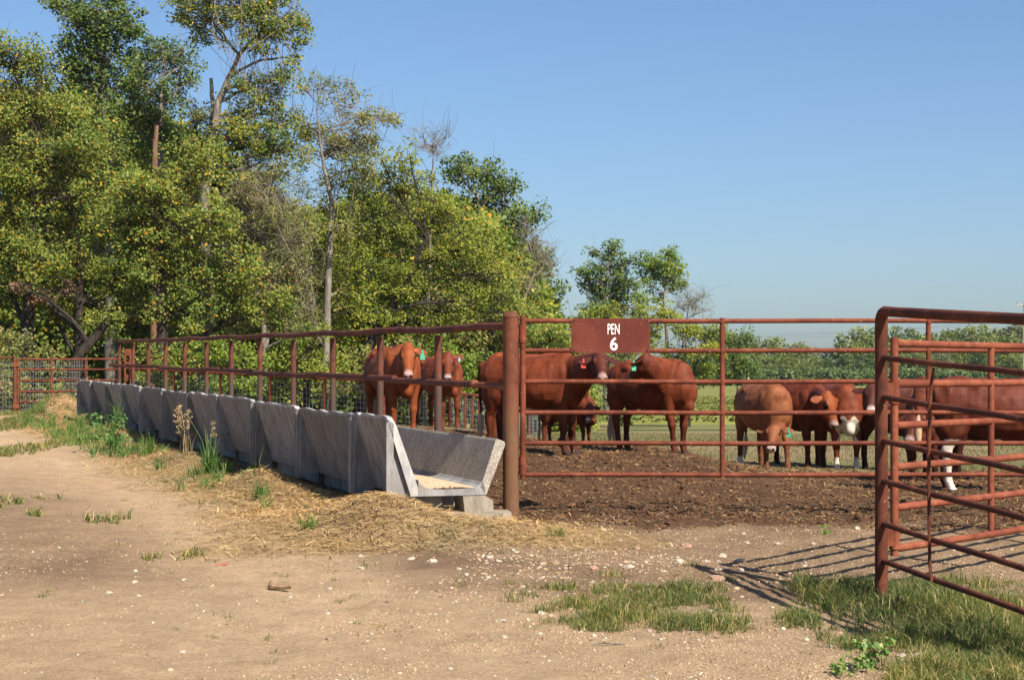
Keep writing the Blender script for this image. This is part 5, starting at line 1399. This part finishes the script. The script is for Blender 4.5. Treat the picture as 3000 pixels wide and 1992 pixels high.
cow('red cow with white brisket and one white foot, left of the dark staring cow', 2456, 29.7, -86, (.165, .04, .017), W(2440, 1140, 30.4), W(2415, 1180, 30.8), z=-.14, headcol=(.165, .04, .017), scale=1.12, fat=1.1, legdark=.2,
    white=[lambda x, y, z, th, h: (x > .40) & (np.abs(y) < .15 + .03 * np.sin(z * 30)) & (z < .84 + .03 * np.sin(y * 40)) & (z > .5) & ~h, lambda x, y, z, th, h: (z < .26) & (x > .2) & ~h])
cow('dark brown cow staring at the camera with wide ears, left of the right corral post', 2632, 28.7, -66, DARK, W(2522, 1127, 27.9), W(2518, 1196, 27.55), z=-.13, tag_=('yellow_tag', 1, 1.2), ear_droop=-.02, nose=(.60, .46, .40), legdark=.35, scale=1.08)
cow('smaller red brown cow with lowered head seen through the swung gate', 2722, 24.9, -112, (.11, .03, .016), W(2688, 1210, 24.1), W(2662, 1300, 23.8), scale=1.0, z=-.06, legdark=.7)
cow('large dark red cow seen from behind the swung gate, tail raised, white hind foot', 2938, 22.0, -4, (.115, .029, .015), W(3110, 1180, 21.6), W(3180, 1260, 21.6), z=.02, scale=1.07, tail='up', legdark=.6, fat=1.1,
    white=[lambda x, y, z, th, h: (z < .62) & (z > .05) & (x < -.3) & (y < 0) & ~h, lambda x, y, z, th, h: (z < .3) & (z > .05) & (x > .3) & (y > 0) & ~h])
cow('dark cow behind the large one at the right edge of the photo', 2900, 24.6, 175, (.06, .017, .011), W(2740, 1210, 24.8), W(2712, 1290, 24.8), z=.0, scale=.95, legdark=.6)
# ------------------------------------------------------------------ stones, chunks, plants
def stone(px, py, size, label, mat='rock', name='stone', cat='rock', group='loose pale stones on the ground', sq=.6):
    p = gy_pt(px, py); r = size / FP * p.y
    TV, TFc = icosa()
    # subdivide once for a rounder facetted rock
    mb_v = [Vector(v) for v in TV]; fs = []
    cache = {}
    def midp(a, b):
        k = (min(a, b), max(a, b))
        if k not in cache: cache[k] = len(mb_v); mb_v.append(((mb_v[a] + mb_v[b]) / 2).normalized())
        return cache[k]
    for a, b, c in TFc:
        ab, bc, ca = midp(a, b), midp(b, c), midp(c, a); fs += [(a, ab, ca), (b, bc, ab), (c, ca, bc), (ab, bc, ca)]
    k1 = random.uniform(.75, 1.0)
    vs = []
    sd_ = Vector((random.random() * 9, random.random() * 9, random.random() * 9))
    for v in mb_v:
        f = 1 + .45 * mnoise.noise(v * 1.3 + sd_) + .15 * mnoise.noise(v * 3 + sd_)
        vs.append((v.x * r * f, v.y * r * k1 * f, v.z * r * sq * f))
    me = bpy.data.meshes.new('stone'); me.from_pydata([tuple(v) for v in vs], [], [tuple(f) for f in fs]); me.update()
    o = obj(name, me, M[mat]); o.location = p + Vector((0, 0, r * sq * .08)); o.rotation_euler = (random.uniform(-.2, .2), random.uniform(-.2, .2), random.uniform(0, 6))
    tag(o, label, cat, group); return o
named = [
    (2167, 1650, 24, 'biggest white stone, lying where the corral shadow lines cross', 'rock'),
    (2118, 1632, 19, 'white stone just left and above the biggest one', 'rock'),
    (1992, 1652, 24, 'pale flat stone beside the small grass tuft left of the shadow', 'rock'),
    (2072, 1650, 14, 'upright white stone at the tip of the post shadow', 'rock'),
    (2108, 1675, 20, 'broken cream stone at the shadow edge below the upright one', 'rock'),
    (2172, 1676, 16, 'small cream stone under the biggest white stone', 'rock'),
    (2098, 1702, 34, 'large flat pinkish stone sunk in the dirt', 'rock_pink'),
    (2280, 1595, 14, 'round white stone alone near the pen edge', 'rock'),
    (2382, 1600, 12, 'small white stone left of the corral post', 'rock'),
    (2190, 1590, 11, 'little white stone between the two gate shadows and the pen', 'rock'),
    (2010, 1598, 22, 'tan pink stone on the trampled dirt below the gate', 'rock_pink'),
    (1865, 1606, 18, 'purplish brown stone on the trampled dirt', 'rock_pink'),
    (1768, 1550, 12, 'white stone at the pen edge under the PEN sign', 'rock'),
    (1678, 1660, 17, 'brownish stone above the central grass patch', 'rock_brown'),
    (1738, 1671, 22, 'flat reddish stone above the central grass patch', 'rock_pink'),
    (1842, 1668, 22, 'cream stone behind the grass tuft at centre', 'rock'),
    (1942, 1678, 14, 'small cream stone right of the central tuft', 'rock'),
    (1430, 1697, 12, 'round yellow cream stone left of the grass patch', 'rock'),
    (1530, 1720, 13, 'thin whitish stone left of the grass patch', 'rock'),
    (1473, 1820, 15, 'white stone in the gravel left of the grass patch', 'rock'),
    (1478, 1872, 14, 'yellowish round pebble in the gravel', 'rock'),
    (1585, 1803, 15, 'bluish white stone at the left end of the grass patch', 'rock'),
    (1710, 1845, 12, 'white stone below the grass patch', 'rock'),
    (1265, 1648, 18, 'flat white stone in the dirt below the open trough end', 'rock'),
    (1432, 1643, 17, 'white stone in the dirt below the concrete pad', 'rock'),
    (1460, 1652, 12, 'thin white stone just right of the one below the pad', 'rock'),
    (1205, 1645, 16, 'pale stone left of the flat white one', 'rock'),
    (1055, 1634, 12, 'white stone at the foot of the straw heap', 'rock'),
    (1058, 1668, 13, 'cream stone right of the track below the straw', 'rock'),
    (965, 1720, 12, 'yellow white stone near the wood chunk', 'rock'),
    (2640, 1930, 20, 'cream stone at the edge of the right grass, left of its twin', 'rock'),
    (2688, 1932, 22, 'pale grey stone at the edge of the right grass', 'rock'),
    (2362, 1880, 14, 'bluish grey stone left of the right hand grass', 'rock'),
    (2430, 1900, 14, 'cream stone in the post shadow', 'rock'),
    (2510, 1552, 15, 'flat white stone right behind the corral post', 'rock'),
    (395, 1678, 14, 'cream stone on the left part of the track', 'rock'),
    (395, 1706, 12, 'flat pale stone on the left part of the track', 'rock'),
    (320, 1740, 16, 'wide flat cream stone on the left part of the track', 'rock'),
    (538, 1698, 10, 'small white stone on the track', 'rock'),
    (850, 1742, 10, 'small cream stone above the brown rock', 'rock'),
    (535, 1900, 14, 'cream stone in the sandy foreground', 'rock'),
    (968, 1868, 19, 'grey brown angular rock in the foreground gravel', 'rock_brown'),
]
for px, py, s, lab, mt in named: stone(px, py, s * .8, lab, mt)
# smaller loose stones, not told apart
for k in range(150):
    while True:
        px = random.uniform(900, 2480); py = random.uniform(1560, 1960)
        if random.random() < (1 - abs(px - 1750) / 1100) * (.4 + .6 * (1650 < py < 1900)): break
    stone(px, py, random.uniform(4.5, 9), 'small pale stone among the gravel between the track and the grass', random.choice(['rock', 'rock', 'rock', 'rock_pink', 'rock_brown']), 'small_stone', 'stone', 'small stones in the gravel')
# wood chunk and bone like piece
p = gy_pt(818, 1718); mb = MB()
mb.tube([(-.085, 0, .045), (-.07, .0, .04), (-.02, .01, .035), (.03, .0, .035), (.065, 0, .045), (.085, .01, .03)], [.030, .046, .030, .026, .030, .012], 9, flat=.8)
o = mb.build('wood_chunk', M['dry_bone'], smooth=False); o.location = p + Vector((0, 0, .0)); o.rotation_euler = (0, .1, .2)
tag(o, 'brown knobby wood chunk lying on the track', 'wood chunk')
p = gy_pt(648, 1648); mb = MB(); mb.tube([(-.05, 0, .005), (0, .01, .009), (.035, 0, .006), (.045, 0, .008)], [.003, .003, .004, .010], 6)
o = mb.build('plastic_strap', M['red_plastic']); o.location = p; tag(o, 'thin red plastic strap dropped on the dirt track', 'plastic strap')
p = gy_pt(1780, 1892); mb = MB(); mb.tube([(-.10, 0, .01), (-.03, .01, .018), (.04, 0, .014), (.11, .02, .008)], [.003, .007, .006, .002], 6)
o = mb.build('stick', M['bark_grey']); o.location = p; tag(o, 'short weathered stick on the gravel below the grass patch', 'stick')

# individual weeds
def weed(px, py, hpx, n, label, mat='grass_fresh', spread=.5, wd=.010, stems=0, leafy=0, name='weed', cat='weed', seedhead=False):
    p = gy_pt(px, py); k = p.y / FP; H_ = hpx * k
    rt = empty(name, p, 0, label, cat)
    x = RNG.normal(0, .05, n) + p.x; y = RNG.normal(0, .05, n) + p.y
    V, F_ = blades(x, y, np.full(n, p.z - .01), RNG.uniform(.45, 1.1, n) * H_, np.full(n, wd) * RNG.uniform(.7, 1.4, n), np.clip(RNG.uniform(.05, 1, n) * spread * 2, 0, 1.1))
    V = V - np.array(p)
    obj('leaves', arr_mesh('blades', V, F_), M[mat], rt)
    if stems or seedhead:
        mb = MB(); tips = []
        for s in range(max(stems, 1)):
            tip = Vector((random.gauss(0, .10) * H_ * 2, random.gauss(0, .1) * H_ * 2, H_ * random.uniform(.85, 1.2)))
            mb.tube([(0, 0, 0), (tip.x * .3, tip.y * .3, tip.z * .55), tip], [.007, .005, .003], 5, cap=False); tips.append(tip)
        mb.build('stem', M[mat], rt)
        if seedhead:
            c = np.array([tuple(t - Vector((0, 0, .05 + .08 * j))) for t in tips for j in range(3)])
            V, F_ = leaf_cloud(c, np.full(len(c), .045), 16, .035); obj('seed_head', arr_mesh('seed', V, F_), M['weed_dry'], rt, kind='stuff')
    if leafy:
        c = np.array([(random.gauss(0, .35 * H_), random.gauss(0, .3 * H_), random.uniform(.15, 1.0) * H_) for _ in range(leafy)])
        V, F_ = leaf_cloud(c, np.full(len(c), .10 * min(1, H_ / .4)), 8, min(.07, .22 * H_)); obj('broad_leaves', arr_mesh('broad', V, F_), M[mat], rt)
    return rt
weed(338, 1322, 110, 40, 'bushy broad leaved weed in the straw beside the far troughs', leafy=34, spread=.4)
weed(440, 1330, 90, 60, 'upright green grass clump right of the bushy broad leaved weed')
weed(262, 1235, 150, 90, 'tall fresh grass clump against the farthest troughs')
weed(235, 1255, 110, 60, 'shorter grass clump left of the tall one by the farthest troughs')
weed(345, 1252, 150, 60, 'curving tall grass blades behind the bushy broad leaved weed')
weed(400, 1262, 110, 60, 'grass clump between the bushy weed and the trough wall')
weed(470, 1378, 90, 40, 'thin green weed leaning over the straw bank')
weed(545, 1338, 130, 26, 'dry brown stalked weed against the middle troughs', 'weed_dry', stems=4, seedhead=True, spread=.3, wd=.006)
weed(612, 1392, 160, 130, 'tallest weed with a feathery seed head in front of the troughs', stems=2, seedhead=True)
weed(575, 1400, 80, 60, 'low grass at the left foot of the tallest weed')
weed(670, 1392, 100, 46, 'sparse tall blades right of the tallest weed')
weed(640, 1410, 70, 70, 'dense low grass clump under the tallest weed')
weed(762, 1462, 100, 90, 'green grass clump on the straw bank below the fourth trough', wd=.008)
weed(775, 1492, 30, 30, 'flat bright green weed on the dirt at the straw edge', 'grass_fresh', leafy=12, spread=.9)
weed(905, 1548, 75, 80, 'green grass clump at the foot of the straw heap near the open end', wd=.007)
weed(745, 1400, 130, 10, 'single arching grass blades before the trough gap', spread=.5)
weed(1630, 1572, 60, 110, 'green grass tuft at the corner post side of the gate', 'grass', wd=.005, name='grass_tuft', cat='grass tuft')
weed(1790, 1690, 45, 70, 'grass tuft growing above the central patch', 'grass', wd=.005, name='grass_tuft', cat='grass tuft')
weed(2022, 1662, 40, 60, 'grass tuft between the white stones', 'grass', wd=.005, name='grass_tuft', cat='grass tuft')
weed(2140, 1700, 35, 50, 'grass tuft below the large flat pinkish stone', 'grass', wd=.005, name='grass_tuft', cat='grass tuft')
weed(1490, 1712, 35, 50, 'small grass tuft alone left of the central patch', 'grass', wd=.005, name='grass_tuft', cat='grass tuft')
weed(2420, 1568, 28, 24, 'small grey green weed on the dirt left of the corral post', 'grass_fresh', leafy=6, name='weed')
weed(1085, 1660, 32, 30, 'small green tuft among the white stones below the straw', 'grass', wd=.005, name='grass_tuft', cat='grass tuft')
weed(2545, 1975, 85, 14, 'broad leaved green seedling at the bottom, left of the right grass', 'grass_fresh', leafy=22, wd=.006)
weed(2470, 1985, 50, 10, 'low broad leaved weed at the bottom edge', 'grass_fresh', leafy=14, wd=.006)
weed(2440, 1790, 80, 150, 'bright green grass clump left of the corral post shadow', 'grass', wd=.005, name='grass_tuft', cat='grass tuft')
weed(2300, 1840, 45, 60, 'grass tuft on the dirt between the two grass patches', 'grass', wd=.005, name='grass_tuft', cat='grass tuft')

# ------------------------------------------------------------------ air
mb = MB(); mb.box((0, 280, 22), (640, 720, 50))
hm = bpy.data.materials.new('haze'); hm.use_nodes = True; hn = hm.node_tree
hn.nodes.remove(hn.nodes['Principled BSDF'])
pv = hn.nodes.new('ShaderNodeVolumePrincipled'); pv.inputs['Color'].default_value = (.85, .92, 1, 1); pv.inputs['Density'].default_value = 0.00010; pv.inputs['Anisotropy'].default_value = .2
hn.links.new(pv.outputs[0], hn.nodes['Material Output'].inputs['Volume'])
obj('haze', mb.mesh('haze', False), hm, kind='stuff')
